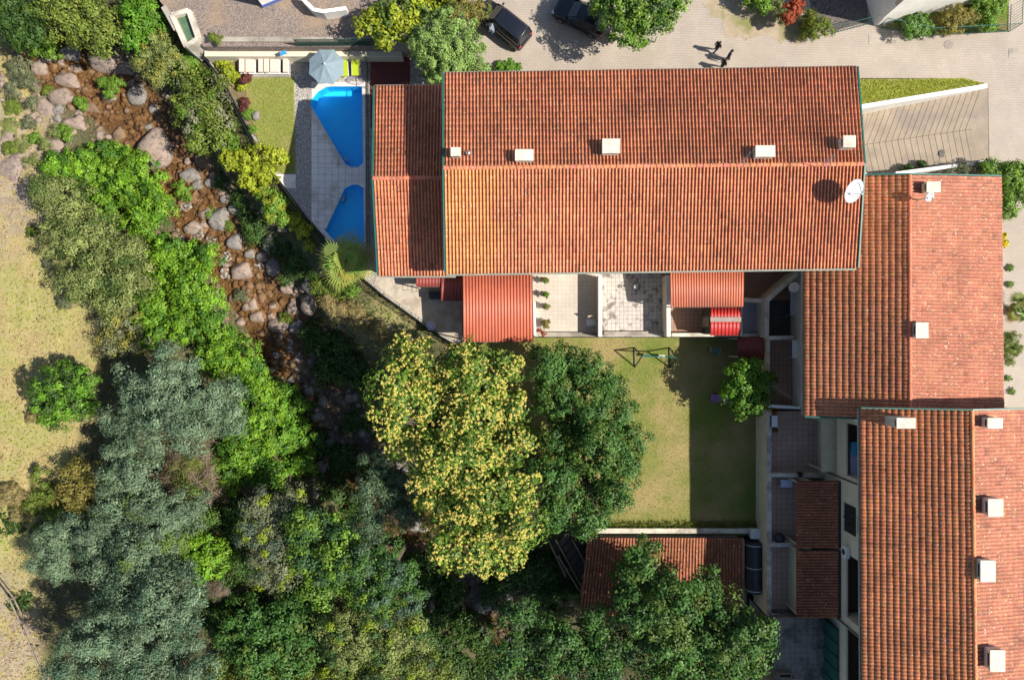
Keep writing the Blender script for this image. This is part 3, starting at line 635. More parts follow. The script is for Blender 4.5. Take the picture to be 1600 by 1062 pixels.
# gabled scarlet shed
t = thing('garden_shed', 'small shed with scarlet corrugated gable roof and grey ridge strip', 'shed', W(1135, 503, ZT))
zr, ze = 4.15, 3.75
corrugated(t, W(1110.5, 480, ze), W(1158, 480, ze), W(1157, 499, zr), W(1110.5, 499, zr), 0.27, 0.025, RED3, profile='trap'); corrugated(t, W(1110, 524, ze), W(1156, 524, ze), W(1157, 499, zr), W(1110.5, 499, zr), 0.27, 0.025, RED3, profile='trap')
a, bb = W(1110, 499, zr + .06), W(1158, 499, zr + .06); obj('ridge_cap', MB().obox((a + bb) / 2, ((bb - a).length, .36, .05)), mk('ridge_grey', (0.34, 0.27, 0.24), (0.28, 0.22, 0.2), 2), t)
x0, x1, y0, y1 = a.x + .12, bb.x - .12, W(0, 522, ze).y, W(0, 482, ze).y
obj('wall', MB().add([(x, y, z) for x in (x0, x1) for y, z in ((y0, ZT), (y1, ZT), (y1, ze - .05), ((y0 + y1) / 2, zr - .08), (y0, ze - .05))], [(0, 1, 2, 3, 4), (9, 8, 7, 6, 5)] + [(i, (i + 1) % 5, 5 + (i + 1) % 5, 5 + i) for i in range(5)]), DWOOD, t)
obj('door', MB().box(x0 - .03, x0 + .01, (y0 + y1) / 2 - .4, (y0 + y1) / 2 + .4, ZT + .02, 3.5), WOOD, t)

# ------------------------------------------------------------------ terraces of cross house and tall house
ZQ = 1.8
xl = 20.15
def floorq(py0, py1, m, z=ZQ, x0=xl, x1=24.3): return struct(obj('terrace_floor', MB().box(x0, x1, ty(py1, z) + .002, ty(py0, z) - .002, -2, z), m))
floorq(526, 639, TMB, 2.0, 20.0, XM + .02); floorq(642, 742, TMR); floorq(744, 850, TMR); floorq(852, 962, TMR); floorq(964, 1120, TMO, 3.4)
t = wall('long cream parapet wall along the shaded lawn edge', [(1202, 640), (1202, 962)], -0.5, 2.55, 0.3)
wall('cream wall between cross house terrace and lawn tree', [(1201, 530), (1201, 636)], -0.5, 3.0, 0.16)
wall('white rail-topped wall between the brown and rose terraces', [(1200, 634), (1251, 637)], ZQ, 3.2, 0.16, CREAM, WHITEP)
wall('cream divider wall below the rose tiled terrace', [(1206, 742), (1311, 744)], ZQ, 3.0, 0.22)
wall('cream divider wall beside the black kettle barbecue', [(1205, 851), (1243, 851)], ZQ, 2.9, 0.25)
wall('white-capped low wall above the old stained yard', [(1206, 961), (1243, 963)], ZQ, 2.8, 0.2, CREAM, WHITE)
wall('thin pale wall dividing terrace and brown lean-to', [(1247, 858), (1247, 962)], ZQ, 3.6, 0.12, CREAM, WHITE)
for py0, py1, lab in ((751, 855, 'brown tiled lean-to roof above the black barbecue terrace'), (859, 964, 'brown tiled lean-to roof with orange repairs above the stained yard')):
    t = thing('lean_to_roof', lab, 'roof', W(1246, (py0 + py1) / 2, ZQ))
    a, b_, c, d = W(1245, py1, 4.2), W(1245, py0, 4.2), W(1312, py0, 5.45), W(1312, py1, 5.45)
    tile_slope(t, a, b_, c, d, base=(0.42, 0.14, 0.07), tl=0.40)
    b = MB(); dn = Vector((0, 0, -.12)); b.add([a, b_, c, d] + [p + dn for p in (a, b_, c, d)], [(0, 1, 2, 3), (7, 6, 5, 4), (0, 4, 5, 1), (1, 5, 6, 2), (2, 6, 7, 3), (3, 7, 4, 0)]); obj('roof_deck', b, DWOOD, t)
    obj('front_wall', MB().box(a.x + 1.2, a.x + 1.35, a.y + .1, b_.y - .1, ZQ, 4.6), CREAM, t)
    for q in (a, b_): s = .15 if q is a else -.15; obj('post', MB().box(a.x + .1, a.x + .2, q.y + s - .05, q.y + s + .05, ZQ, 4.1), CREAM, t)
    obj('gutter', MB().beam(d + Vector((-.06, 0, .1)), c + Vector((-.06, 0, .1)), .16, .12), DARKM, t)
# long tiled shed below the lawn
t = thing('tiled_shed', 'long orange-tiled shed roof below the lawn retaining wall', 'shed', W(1040, 880, -2.5))
a, b_, c, d = W(905, 960, 0.3), W(1163, 960, 0.3), W(1162, 839, 0.95), W(918, 839, 0.95)
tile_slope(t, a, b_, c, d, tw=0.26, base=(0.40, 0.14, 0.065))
b = MB(); dn = Vector((0, 0, -.14)); b.add([a, b_, c, d] + [p + dn for p in (a, b_, c, d)], [(0, 1, 2, 3), (7, 6, 5, 4), (0, 4, 5, 1), (1, 5, 6, 2), (2, 6, 7, 3), (3, 7, 4, 0)]); obj('roof_deck', b, DWOOD, t)
obj('wall', MB().add([(a.x + .4, a.y + .3, -4), (b_.x - .3, a.y + .3, -4), (c.x - .3, c.y - .1, -4), (d.x + .4, d.y - .1, -4), (a.x + .4, a.y + .3, .15), (b_.x - .3, a.y + .3, .15), (c.x - .3, c.y - .1, .8), (d.x + .4, d.y - .1, .8)], [(0, 1, 2, 3), (4, 5, 6, 7), (0, 1, 5, 4), (1, 2, 6, 5), (2, 3, 7, 6), (3, 0, 4, 7)]), CONC, t)
obj('end_trim', MB().beam(W(1161.5, 842, 1.05), W(1161.5, 955, .42), .12, .2), WOOD, t)
wall('pale weathered retaining wall between lawn and orange-tiled shed', [(908, 829), (1188, 829)], -3, 0.45, 0.34, CREAM, CREAMD)
t = thing('water_tank', 'long dark blue-black covered tank beside the tiled shed', 'tank', W(1178, 870, -0.5)); bl = mk('black_plastic', (0.012, 0.016, 0.024), (0.02, 0.025, 0.035), 2, 0.5, 0)
p, q = W(1178, 846, 1.0), W(1178, 924, 1.0); b = MB(); b.tube([p, q], [0.66, 0.66], 20); o = obj('tank_shell', b, bl, t, smooth=False)
for s in (.05, .5, .95): r_ = p + (q - p) * s; obj('band', MB().tube([r_ - (q - p).normalized() * .03, r_ + (q - p).normalized() * .03], .675, 20), GREYP, t)
for s in (.2, .8): r_ = p + (q - p) * s; obj('cradle', MB().box(r_.x - .5, r_.x + .5, r_.y - .15, r_.y + .15, -2.2, .6), CONC, t)
struct(obj('service_yard', MB().box(W(1150, 0, 0).x, 20.0, -40, ty(838, 0), -4, -2.2), CONC))

# ------------------------------------------------------------------ ramp, verge wall, houses beyond the road
RAMP = mk('ramp_concrete', (0.40, 0.325, 0.25), (0.32, 0.26, 0.20), 0.8, 0.9, 0.3, c3=(0.29, 0.24, 0.20))
ramp_o = None
def rz_(px): return np.interp(px, [1345, 1545], [1.4, ZY - 0.01])
def rp_(px, py): return W(px, py, rz_(px))
b = MB(); base = [rp_(1344, 165), rp_(1545, 132), rp_(1547, 268), rp_(1344, 285)]
b.add([p - Vector((0, 0, .03)) for p in base] + [Vector((p.x, p.y, -2)) for p in base], [(0, 1, 2, 3), (7, 6, 5, 4), (0, 4, 5, 1), (1, 5, 6, 2), (2, 6, 7, 3), (3, 7, 4, 0)])
ramp_o = struct(obj('ramp', b, mk('ramp_joint', (0.12, 0.10, 0.085), (0.09, 0.08, 0.07), 2), None))
topy = lambda px: np.interp(px, [1345, 1543], [167, 136]); boty = lambda px: np.interp(px, [1345, 1545], [284, 266]); midy = lambda px: np.interp(px, [1345, 1545], [227, 198])
def strip(x0, x1, up):
    sh = 24 if up else 13
    def cl(x): return min(max(x, 1345), 1543)
    m0, m1 = (cl(x0), midy(cl(x0))), (cl(x1), midy(cl(x1)))
    t0, t1 = cl(x0 + sh), cl(x1 + sh); f = topy if up else boty
    if m1[0] - m0[0] < 1 and t1 - t0 < 1: return
    e = .35; pts = [(m0[0] + e, m0[1] + (-e if up else e)), (max(m1[0] - e, m0[0] + e + .05), m1[1] + (-e if up else e)), (max(t1 - e, t0 + e + .05), f(t1)), (t0 + e, f(t0))]
    P = [rp_(*p) for p in pts]; dz = random.uniform(-.004, .004); b = MB(); b.add([p + Vector((0, 0, dz)) for p in P] + [p - Vector((0, 0, .05)) for p in P], [(0, 1, 2, 3), (7, 6, 5, 4), (0, 4, 5, 1), (1, 5, 6, 2), (2, 6, 7, 3), (3, 7, 4, 0)])
    obj('concrete_strip', b, RAMP, ramp_o)
for k in range(-3, 21):
    if 1345 + k * 9.6 < 1516: strip(1345 + k * 9.6, 1345 + (k + 1) * 9.6, True); strip(1345 + k * 9.6, 1345 + (k + 1) * 9.6, False)
b = MB(); P = [rp_(1516 + 24, 136), rp_(1544, 136), rp_(1545, 266), rp_(1527, 266), rp_(1517, 202)]; b.add([p for p in P], [(0, 1, 2, 3, 4)]); obj('apron', b, RAMP, ramp_o)
p = rp_(1473, 240); obj('manhole_cover', MB().lathe([(.30, -.02), (.30, .012), (.28, .016)], p, 20), mk('cast_iron', (0.13, 0.11, 0.10), (0.09, 0.08, 0.07), 6), ramp_o)
wall('pale sloping wall between the triangular verge and the grooved ramp', [(1344, 167), (1543, 134)], 0.8, 3.35, 0.26, WHITE, WHITE)
wall('low white wall at the foot of the ramp behind the agaves', [(1349, 270), (1362, 279)], 0.8, 2.4, 0.2, WHITE, WHITE)
wall('pale low wall beside the agave bed below the ramp', [(1400, 271), (1470, 262), (1547, 252)], 0.8, 3.25, 0.2, WHITE, WHITE)
# manholes and concrete patches in the road
for nm, px, py, w, lab in (('manhole_cover', 1482, 70, 16, 'round dusty manhole cover in the road below the corner hedge'), ):
    p = W(px, py, ZY + .004); tag(obj(nm, MB().lathe([(.36, 0), (.36, .01), (.33, .014)], p, 24), mk('rust_iron', (0.30, 0.25, 0.22), (0.25, 0.2, 0.18), 6)), lab, 'manhole')
for px, py, w, d, lab in ((1365, 62, 15, 16, 'pale square concrete cover in the road below the white corner house'), (1583, 83, 14, 14, 'pale square concrete cover in the road near the fence corner'), (1588, 468, 15, 8, 'pale concrete cover in the path above the small palm')):
    p = W(px, py, ZY + .004); s = (H - ZY) / F; tag(obj('access_cover', MB().obox((p.x, p.y, ZY + .008), (w * s, d * s, .02)), CONC), lab, 'cover')
# white corner house at the top right
t = thing('corner_house', 'white corner house with quoins rising behind the green fence', 'house', W(1366, 41, ZY))
c0 = W(1366, 41, ZY); cL = W(1349, -12, ZY); cR = W(1525, 3, ZY); dL = (cL - c0).normalized(); dR = (cR - c0).normalized()
q = [c0, c0 + dR * 9, c0 + dR * 9 + dL * 10, c0 + dL * 10]
obj('wall', MB().prism([(p.x, p.y) for p in q], ZY, 10.2), WHITE, t)
QS = mk('quoin_stone', (0.50, 0.43, 0.36), (0.42, 0.36, 0.3), 3)
for k in range(14):
    z = ZY + .1 + k * .5; w = .5 if k % 2 else .32
    m = c0 + dL * w / 2 - Vector((dL.y, -dL.x, 0)) * 0; b = MB(); n = Vector((dL.y, -dL.x, 0)); n = n if n.dot(dR) < 0 else -n
    b.beam(c0 + n * .01 + Vector((0, 0, z + .2)) + dL * 0, c0 + n * .01 + dL * w + Vector((0, 0, z + .2)), .06, .4); obj('quoin', b, QS, t)
n = Vector((dL.y, -dL.x, 0)); n = n if n.dot(dR) < 0 else -n
for s, z in ((1.6, 5.0), (1.6, 8.0), (4.0, 8.0)):
    a = c0 + dL * s + n * .02; f = obj('window', MB().beam(a + Vector((0, 0, z)), a + dL * 1.0 + Vector((0, 0, z)), .05, 1.3), GREENM, t)
    obj('pane', MB().beam(a + dL * .1 + Vector((0, 0, z)) + n * .015, a + dL * .9 + Vector((0, 0, z)) + n * .015, .06, 1.1), GLASS, f)
b = MB(); e = .35; qq = [c0 - dR * e - dL * e, c0 + dR * (9 + e) - dL * e, c0 + dR * (9 + e) + dL * (10 + e), c0 - dR * e + dL * (10 + e)]; ctr = sum(qq, Vector()) / 4
b.add([Vector((p.x, p.y, 10.2)) for p in qq] + [Vector((ctr.x, ctr.y, 12))], [(3, 2, 1, 0), (0, 1, 4), (1, 2, 4), (2, 3, 4), (3, 0, 4)]); obj('roof', b, mk('clay_far', (0.42, 0.15, 0.08), (0.35, 0.12, 0.07), 2), t)
# white house at the top left of the yard
t = thing('yard_house', 'white house corner at the top edge of the cobbled yard', 'house', W(412, 12, ZY))
c0 = W(412, 12, ZY); a = W(441, 0, ZY); dR = (a - c0).normalized(); dL = Vector((-dR.y, dR.x, 0))
q = [c0, c0 + dR * 3.4, c0 + dR * 3.4 + dL * 8, c0 + dL * 8]; obj('wall', MB().prism([(p.x, p.y) for p in q], ZY, 8.0), WHITE, t)
obj('plinth', MB().prism([(p.x, p.y) for p in [c0 - dL * .04 - dR * .04, c0 + dR * 3.44 - dL * .04, c0 + dR * 3.44 + dL * 8, c0 - dR * .04 + dL * 8]], ZY - .01, ZY + .35), mk('blue_plinth', (0.10, 0.16, 0.42), (0.08, 0.13, 0.36), 2), t)
b = MB(); qq = [p + (p - (q[0] + q[2]) / 2) * .07 for p in q]; b.prism([(p.x, p.y) for p in qq], 8.0, 8.2); obj('roof', b, mk('clay_far2', (0.42, 0.15, 0.08), (0.35, 0.12, 0.07), 2), t)
t = wall('white curved garden wall at the top of the cobbled yard', [(470, -6), (478, 4), (490, 15), (505, 18), (541, 13)], ZY, 4.1, 0.22, WHITE, WHITE)
# stone water tank top left
t = thing('stone_tank', 'pale stone tank of green water at the yard corner', 'tank', W(286, 42, ZY)); zt = ZY + .5
P = [W(268, 23, zt), W(294, 16, zt), W(309, 60, zt), W(290, 72, zt)]; 
for i in range(4):
    a, bb = P[i], P[(i + 1) % 4]; obj('tank_wall', MB().beam((a.x, a.y, 2.2), (bb.x, bb.y, 2.2), .34, 2.6 - .004 * i), CREAMD, t)
b = MB(); b.add([(p.x, p.y, ZY + .1) for p in P], [(0, 1, 2, 3)]); obj('green_water', b, mk('green_water', (0.10, 0.17, 0.10), (0.07, 0.13, 0.075), 1.5, 0.1, 0), t)
wall('grey stone boundary wall beside the green water tank', [(255, 10), (262, 22), (275, 46)], 1.0, 3.4, 0.35, CONC, CONC)
# fences
def fence(label, pts, z0, h, mat, step=0.12, name='railing', cat='fence', rails=(1.0, 0.1), bar=0.014, rr=0.022, cap=None):
    P = [Vector((*p[:2], z0)) if len(p) == 3 else W(p[0], p[1], z0) for p in pts]
    t = thing(name, label, cat, P[0]); b = MB(); cnt = 0
    for k in rails: obj('rail', MB().tube([p + Vector((0, 0, h * k)) for p in P], rr, 6), mat, t)
    for i in range(len(P) - 1):
        a, c = P[i], P[i + 1]; L = (c - a).length; n = max(1, int(L / step))
        for j in range(n):
            p = a + (c - a) * j / n; b.tube([p, p + Vector((0, 0, h))], bar, 4)
        obj('post', MB().tube([a, a + Vector((0, 0, h + .05))], .032, 6), mat, t)
    o = obj('bars', b, mat, t); stuff(o); return t
FPf = [(*(p.x, p.y), 0) for p in FP]
fence('dark railing along the curved edge of pool terrace and patio', FPf, ZP - .05, 1.05, DARKM, 0.14)
fence('dark railing between the pool slabs and the house wing', [(575, 92), (576, 250), (578, 385)], ZP, 1.0, DARKM, 0.15)
fence('thin green wire fence below the red shrub beside the paved yard', [(1268, 60), (1305, 52), (1359, 38)], ZY, 1.5, GREENM, 0.25)
fence('thin green wire fence around the corner house garden', [(1372, 42), (1405, 48), (1445, 57), (1576, 50), (1578, 8)], ZY, 1.4, GREENM, 0.2, rr=.03)
t = fence('dark green netted fence on top of the retaining wall', [(466, 72), (592, 71)], ZY + .1, 1.1, mk('green_net', (0.012, 0.05, 0.035), (0.02, 0.07, 0.05), 3), 0.06, bar=.022)
sheet('paved_forecourt', [(1255, -60), (1350, -60), (1357, 34), (1305, 48), (1270, 30)], ZY + .012, .02, cob('dark_setts', (0.17, 0.14, 0.13), (0.12, 0.10, 0.095), 5, (0.13, 0.11, 0.10)))
sheet('garden_bed', [(1375, 44), (1400, 33), (1530, 5), (1576, -10), (1576, 48), (1450, 54)], ZY + .02, .05, grass_mat('bed_grass', (0.13, 0.20, 0.03), (0.17, 0.22, 0.04), (0.28, 0.22, 0.1), 0.06, 0.5))
sheet('dirt_verge', [(1092, -40), (1180, -40), (1262, 62), (1220, 70), (1150, 60), (1100, 20)], ZY + .010, .02, mk('dry_dirt', (0.40, 0.33, 0.25), (0.32, 0.25, 0.16), 1.0, 0.95, 0.5, c3=(0.20, 0.20, 0.07)), 0.7)
t = thing('wooden_rail_fence', 'weathered wooden rail fence beside the pale path', 'fence', G(30, 940))
RP = [G(-30, 850), G(2, 896), G(28, 930), G(46, 968), G(62, 1008), G(80, 1050), G(95, 1090)]
for i, p in enumerate(RP): obj('post', MB().tube([p - Vector((0, 0, .2)), p + Vector((0, 0, 1.1))], .07, 8), WOOD, t)
for i in range(len(RP) - 1):
    for h in (.95, .5): obj('rail', MB().tube([RP[i] + Vector((0, 0, h)), RP[i + 1] + Vector((0, 0, h))], .065, 8), WOOD, t)

# ------------------------------------------------------------------ rocks
def rock_mat(name, c1, c2, c3):
    m, nt, bs = nodes(name); P = pos(nt); n1 = noise(nt, P, 1.6, 7, 0.65); n2 = noise(nt, P, 12, 5, 0.7)
    c = mix(nt, ramp(nt, n1, [(0.35, 0), (0.65, 1)]), c1, c2); c = mix(nt, ramp(nt, noise(nt, P, 2.7, 8, 0.7), [(0.50, 0), (0.62, 0.9)]), c, c3)
    c = mix(nt, 0.5, c, ramp(nt, n2, [(0.3, 0.5), (0.7, 1)]), 'MULTIPLY'); L_(nt, c, bs.inputs['Base Color']); bs.inputs['Roughness'].default_value = 0.85; bump(nt, bs, n2, 0.5, 0.05); return m
ROCK = rock_mat('granite_pink', (0.33, 0.25, 0.205), (0.24, 0.185, 0.155), (0.11, 0.09, 0.08))
ROCKG = rock_mat('granite_grey', (0.26, 0.235, 0.215), (0.18, 0.165, 0.15), (0.09, 0.08, 0.075))
ROCKW = rock_mat('wet_stone', (0.25, 0.165, 0.095), (0.16, 0.11, 0.07), (0.07, 0.055, 0.04))
def rock_mesh(k, sub=3):
    bm = bmesh.new(); bmesh.ops.create_icosphere(bm, subdivisions=sub, radius=1.0)
    for v in bm.verts:
        d = v.co.normalized(); s = 1 + 0.28 * mnoise.noise(d * 1.1 + Vector((k * 7.1, 0, k))) + 0.10 * mnoise.noise(d * 2.7 + Vector((0, k * 3.3, 0))) + 0.03 * mnoise.noise(d * 7 + Vector((0, 0, k)))
        v.co = Vector((d.x, d.y, max(d.z, -0.6))) * s
        for ax in (Vector((.8, .3, .5)), Vector((-.5, .75, .4)), Vector((.1, -.85, .5))):      # a few broad flat faces
            ax = ax.normalized(); e = v.co.dot(ax) - 0.72
            if e > 0: v.co -= ax * e * 0.85
    me = bpy.data.meshes.new('boulder'); bm.to_mesh(me); bm.free()
    for p in me.polygons: p.use_smooth = True
    return me
RM = {m.name: [] for m in (ROCK, ROCKG, ROCKW)}
for m in (ROCK, ROCKG, ROCKW):
    for k in range(5):
        me = rock_mesh(k + len(m.name)); me.materials.append(m); RM[m.name].append(me)
BL = [(66, 107, 13, 16, 0), (82, 94, 15, 10, 0), (99, 100, 8, 9, 0), (114, 85, 17, 15, 1), (114, 108, 7, 9, 0), (125, 109, 9, 9, 0), (107, 127, 21, 13, 0), (99, 151, 22, 14, 0), (92, 172, 8, 9, 1), (91, 186, 6, 7, 1), (139, 141, 12, 10, 2), (172, 100, 28, 20, 0), (196, 108, 19, 11, 0), (144, 94, 7, 11, 1), (174, 152, 12, 10, 1), (208, 133, 12, 9, 0), (217, 148, 16, 19, 1), (118, 193, 17, 10, 0), (126, 177, 8, 7, 0), (144, 170, 16, 13, 2), (188, 210, 12, 14, 2), (246, 233, 27, 34, 0), (205, 224, 10, 7, 2), (236, 200, 9, 8, 1), (243, 171, 10, 10, 1), (155, 207, 9, 9, 2), (179, 183, 8, 10, 2),
      (299, 274, 18, 12, 1), (311, 290, 10, 10, 1), (304, 310, 7, 14, 0), (324, 335, 12, 10, 0), (303, 355, 15, 11, 0), (320, 352, 8, 10, 0), (345, 343, 16, 20, 1), (372, 327, 14, 11, 1), (370, 379, 14, 16, 1), (392, 397, 10, 9, 1), (381, 424, 18, 16, 0), (332, 285, 11, 10, 1), (321, 252, 18, 12, 2),
      (425, 380, 14, 19, 1), (429, 415, 12, 17, 1), (410, 401, 9, 9, 1), (484, 446, 12, 11, 1), (486, 472, 14, 21, 0), (460, 480, 10, 16, 0), (430, 479, 10, 8, 0), (426, 494, 8, 8, 0), (404, 495, 13, 11, 0), (437, 507, 17, 14, 0), (466, 510, 13, 13, 1), (397, 475, 9, 14, 0), (450, 450, 11, 10, 0), (410, 522, 11, 6, 0), (456, 594, 8, 8, 1), (484, 610, 9, 9, 1), (464, 612, 6, 7, 0), (754, 942, 16, 15, 1), (500, 650, 12, 9, 1), (520, 690, 9, 11, 1), (700, 930, 11, 8, 1), (722, 905, 9, 9, 1), (790, 930, 12, 10, 1), (510, 730, 10, 9, 1), (352, 311, 8, 8, 1), (410, 447, 8, 6, 0), (388, 480, 6, 5, 0), (420, 458, 6, 5, 0), (378, 500, 6, 6, 0), (362, 402, 8, 7, 2)]
BLAB = {(114, 85): 'dark grey boulder under the overhanging olive-green tree', (107, 127): 'oval pink boulder beside the leafy sapling clump', (99, 151): 'long pink boulder next to the bright grass tussock', (217, 148): 'tall grey boulder at the foot of the airy grey-green tree', (66, 107): 'pink boulder at the field end of the stream head', (118, 193): 'flat pink boulder lying below the grass tussock', (144, 170): 'broad orange-brown boulder under shallow water', (188, 210): 'orange-brown boulder just above the largest pink boulder', (345, 343): 'large grey boulder with weeds growing beside it', (370, 379): 'angular grey boulder beside the white water', (381, 424): 'big rounded pink boulder just below the white water', (425, 380): 'upright grey boulder in shade below the yellow hedge', (429, 415): 'grey boulder in shade facing the rounded pink boulder', (486, 472): 'long pale boulder on the bank below the palm', (484, 446): 'dark grey boulder between the palm and the pebbly bend', (460, 480): 'narrow upright pink boulder beside the pebbly bend', (437, 507): 'large smooth pink boulder at the pebbly bend', (466, 510): 'pale grey boulder beside the lower white water', (404, 495): 'rounded pink boulder against the lime vine mound', (754, 942): 'lone grey boulder in the black ravine gap', (299, 274): 'grey boulder beside the dark green grass tussock', (196, 108): 'long pink boulder touching the broad crusted boulder', (372, 327): 'shaded grey boulder under the hedge bush'}
LB = ['pinkish granite boulder in the rocky stream bed', 'grey granite boulder in or beside the rocky stream', 'wet orange-brown boulder sitting in the stream water']
for i, (px, py, a, bb, k) in enumerate(BL):
    g = G(px, py); lab, grp = LB[k], ('pink stream boulders', 'grey stream boulders', 'wet stream boulders')[k]
    if (px, py) == (246, 233): lab, grp = 'largest pink boulder with dark lichen, below the lime vines', None
    if (px, py) == (172, 100): lab, grp = 'broad pinkish boulder with dark crust beside the leafy sapling', None
    if (px, py) in BLAB: lab, grp = BLAB[(px, py)], None
    m = (ROCK, ROCKG, ROCKW)[k]; o = bpy.data.objects.new('boulder', random.choice(RM[m.name])); COL.objects.link(o)
    s = (H - g.z) / F; a *= s; bb *= s; hz = (0.7 if k != 2 else 0.5) * min(a, bb)
    o.location = g + Vector((0, 0, hz * (0.28 if k != 2 else 0.1))); o.scale = (a * 1.05, bb * 1.05, hz); o.rotation_euler = (random.uniform(-.15, .15), random.uniform(-.15, .15), random.uniform(-.25, .25))
    tag(o, lab, 'boulder', grp)
for px, py, a, bb, lab in ((70, 172, 16, 22, 'flat pinkish rock slab on the bank beside the tussocks'), (84, 228, 18, 16, 'flat rock slab above the lime vine mound'), (18, 262, 20, 30, 'broad grey rock outcrop at the dry field edge'), (40, 300, 12, 20, 'narrow rock outcrop beside the willow-like tree'), (12, 215, 14, 12, 'small rock outcrop in the bank scrub'), (48, 190, 10, 16, 'weathered rock outcrop between the weeds')):
    g = G(px, py); o = bpy.data.objects.new('rock_outcrop', RM['granite_pink'][int(px) % 5]); COL.objects.link(o); s_ = (H - g.z) / F; o.location = g - Vector((0, 0, .05)); o.scale = (a * s_, bb * s_, .35); o.rotation_euler = (.1, -.1, random.uniform(-.6, .6)); tag(o, lab, 'rock')
# small stones: too many to count
bm0 = bmesh.new(); bmesh.ops.create_icosphere(bm0, subdivisions=1, radius=1.0); SV = np.array([v.co[:] for v in bm0.verts]); SF = np.array([[v.index for v in f.verts] for f in bm0.faces]); bm0.free()
def stones(name, n, mat, rmin, rmax, spread, label, lo=0.0, hi=1.0, keep=None):
    Vs = []; Fs = []; k = 0
    tq = RNG.uniform(lo, hi, n) * (len(SP) - 1.01); off = RNG.normal(0, spread, n)
    X = np.interp(tq, np.arange(len(SP)), ST[:, 0]); Y = np.interp(tq, np.arange(len(SP)), ST[:, 1]); i0 = tq.astype(int)
    d = ST[i0 + 1] - ST[i0]; d /= np.linalg.norm(d, axis=1)[:, None]; X = X - d[:, 1] * off; Y = Y + d[:, 0] * off; Z = terrain(X, Y)
    R = rmin + (rmax - rmin) * RNG.random(n) ** 2.2
    V = SV[None] * (1 + RNG.normal(0, .13, (n, len(SV), 1))) * np.stack([R * RNG.uniform(.8, 1.35, n), R * RNG.uniform(.8, 1.35, n), R * .62], -1)[:, None, :] + np.stack([X, Y, Z + R * .15], -1)[:, None, :]
    Fq = SF[None] + (np.arange(n) * len(SV))[:, None, None]
    me = mesh_np(name, V.reshape(-1, 3), Fq.reshape(-1, 3), smooth=True); return stuff(link(name, me, mat), label, 'stones')
stones('stream_pebbles', 2200, ROCKW, 0.07, 0.42, 1.7, 'small rust-brown stones covering the upper stream bed', 0, .56)
stones('ravine_pebbles', 1500, ROCKG, 0.08, 0.5, 1.7, 'dark grey stones covering the shaded ravine stream bed', .54, 1)
stones('stream_cobbles', 650, ROCK, 0.10, 0.45, 2.6, 'loose pale stones scattered along the stream banks', 0.0, 0.62)
# white water
m, nt, bs = nodes('foam'); P = pos(nt); bs.inputs['Base Color'].default_value = (.62, .64, .66, 1); bs.inputs['Roughness'].default_value = .7
tr = nt.nodes.new('ShaderNodeBsdfTransparent'); ms = nt.nodes.new('ShaderNodeMixShader'); L_(nt, ramp(nt, noise(nt, P, 5.5, 5, .65), [(.46, 0), (.72, .85)]), ms.inputs[0]); L_(nt, tr.outputs[0], ms.inputs[1]); L_(nt, bs.outputs[0], ms.inputs[2]); L_(nt, ms.outputs[0], nt.nodes['Material Output'].inputs[0]); FOAM = m
b = MB()
for px, py, a, c, r in ((293, 325, 11, 8, .3), (312, 370, 13, 9, .5), (335, 378, 13, 6, -.6), (357, 405, 9, 14, 0), (355, 428, 9, 9, 0), (408, 415, 7, 6, 0), (455, 540, 6, 12, 0), (435, 555, 9, 6, 0), (233, 266, 5, 4, 0), (470, 560, 6, 8, 0)):
    g = G(px, py); s = (H - g.z) / F; zz = g.z + .42; n = 14; vs = [(g.x, g.y, zz + .10)]
    for k in range(n):
        t_ = 2 * math.pi * k / n; rr = random.uniform(.75, 1.15); x, y = a * s * math.cos(t_) * rr, c * s * math.sin(t_) * rr; vs.append((g.x + x * math.cos(r) - y * math.sin(r), g.y + x * math.sin(r) + y * math.cos(r), zz + .0))
    b.add(vs, [(0, 1 + k, 1 + (k + 1) % n) for k in range(n)])
stuff(obj('white_water', b, FOAM, smooth=True), 'white foaming water between the stream boulders', 'water')

# ------------------------------------------------------------------ vegetation
def leaves_mesh(name, C, Nn, Ls, Ws, cols, T=None):
    n = len(C); 
    if T is None: T = RNG.normal(size=(n, 3))
    T = T - (T * Nn).sum(1, keepdims=True) * Nn; T /= np.linalg.norm(T, axis=1, keepdims=True) + 1e-9; B = np.cross(Nn, T)
    L = Ls[:, None]; w = Ws[:, None]
    V = np.stack([C - T * L * .5, C + B * w * .5 + Nn * w * .18 - T * L * .04, C + T * L * .5 - Nn * L * .10, C - B * w * .5 + Nn * w * .18 - T * L * .04], 1).reshape(-1, 3)
    return mesh_np(name, V, np.arange(4 * n).reshape(n, 4), np.clip(cols, 0.004, 0.9))
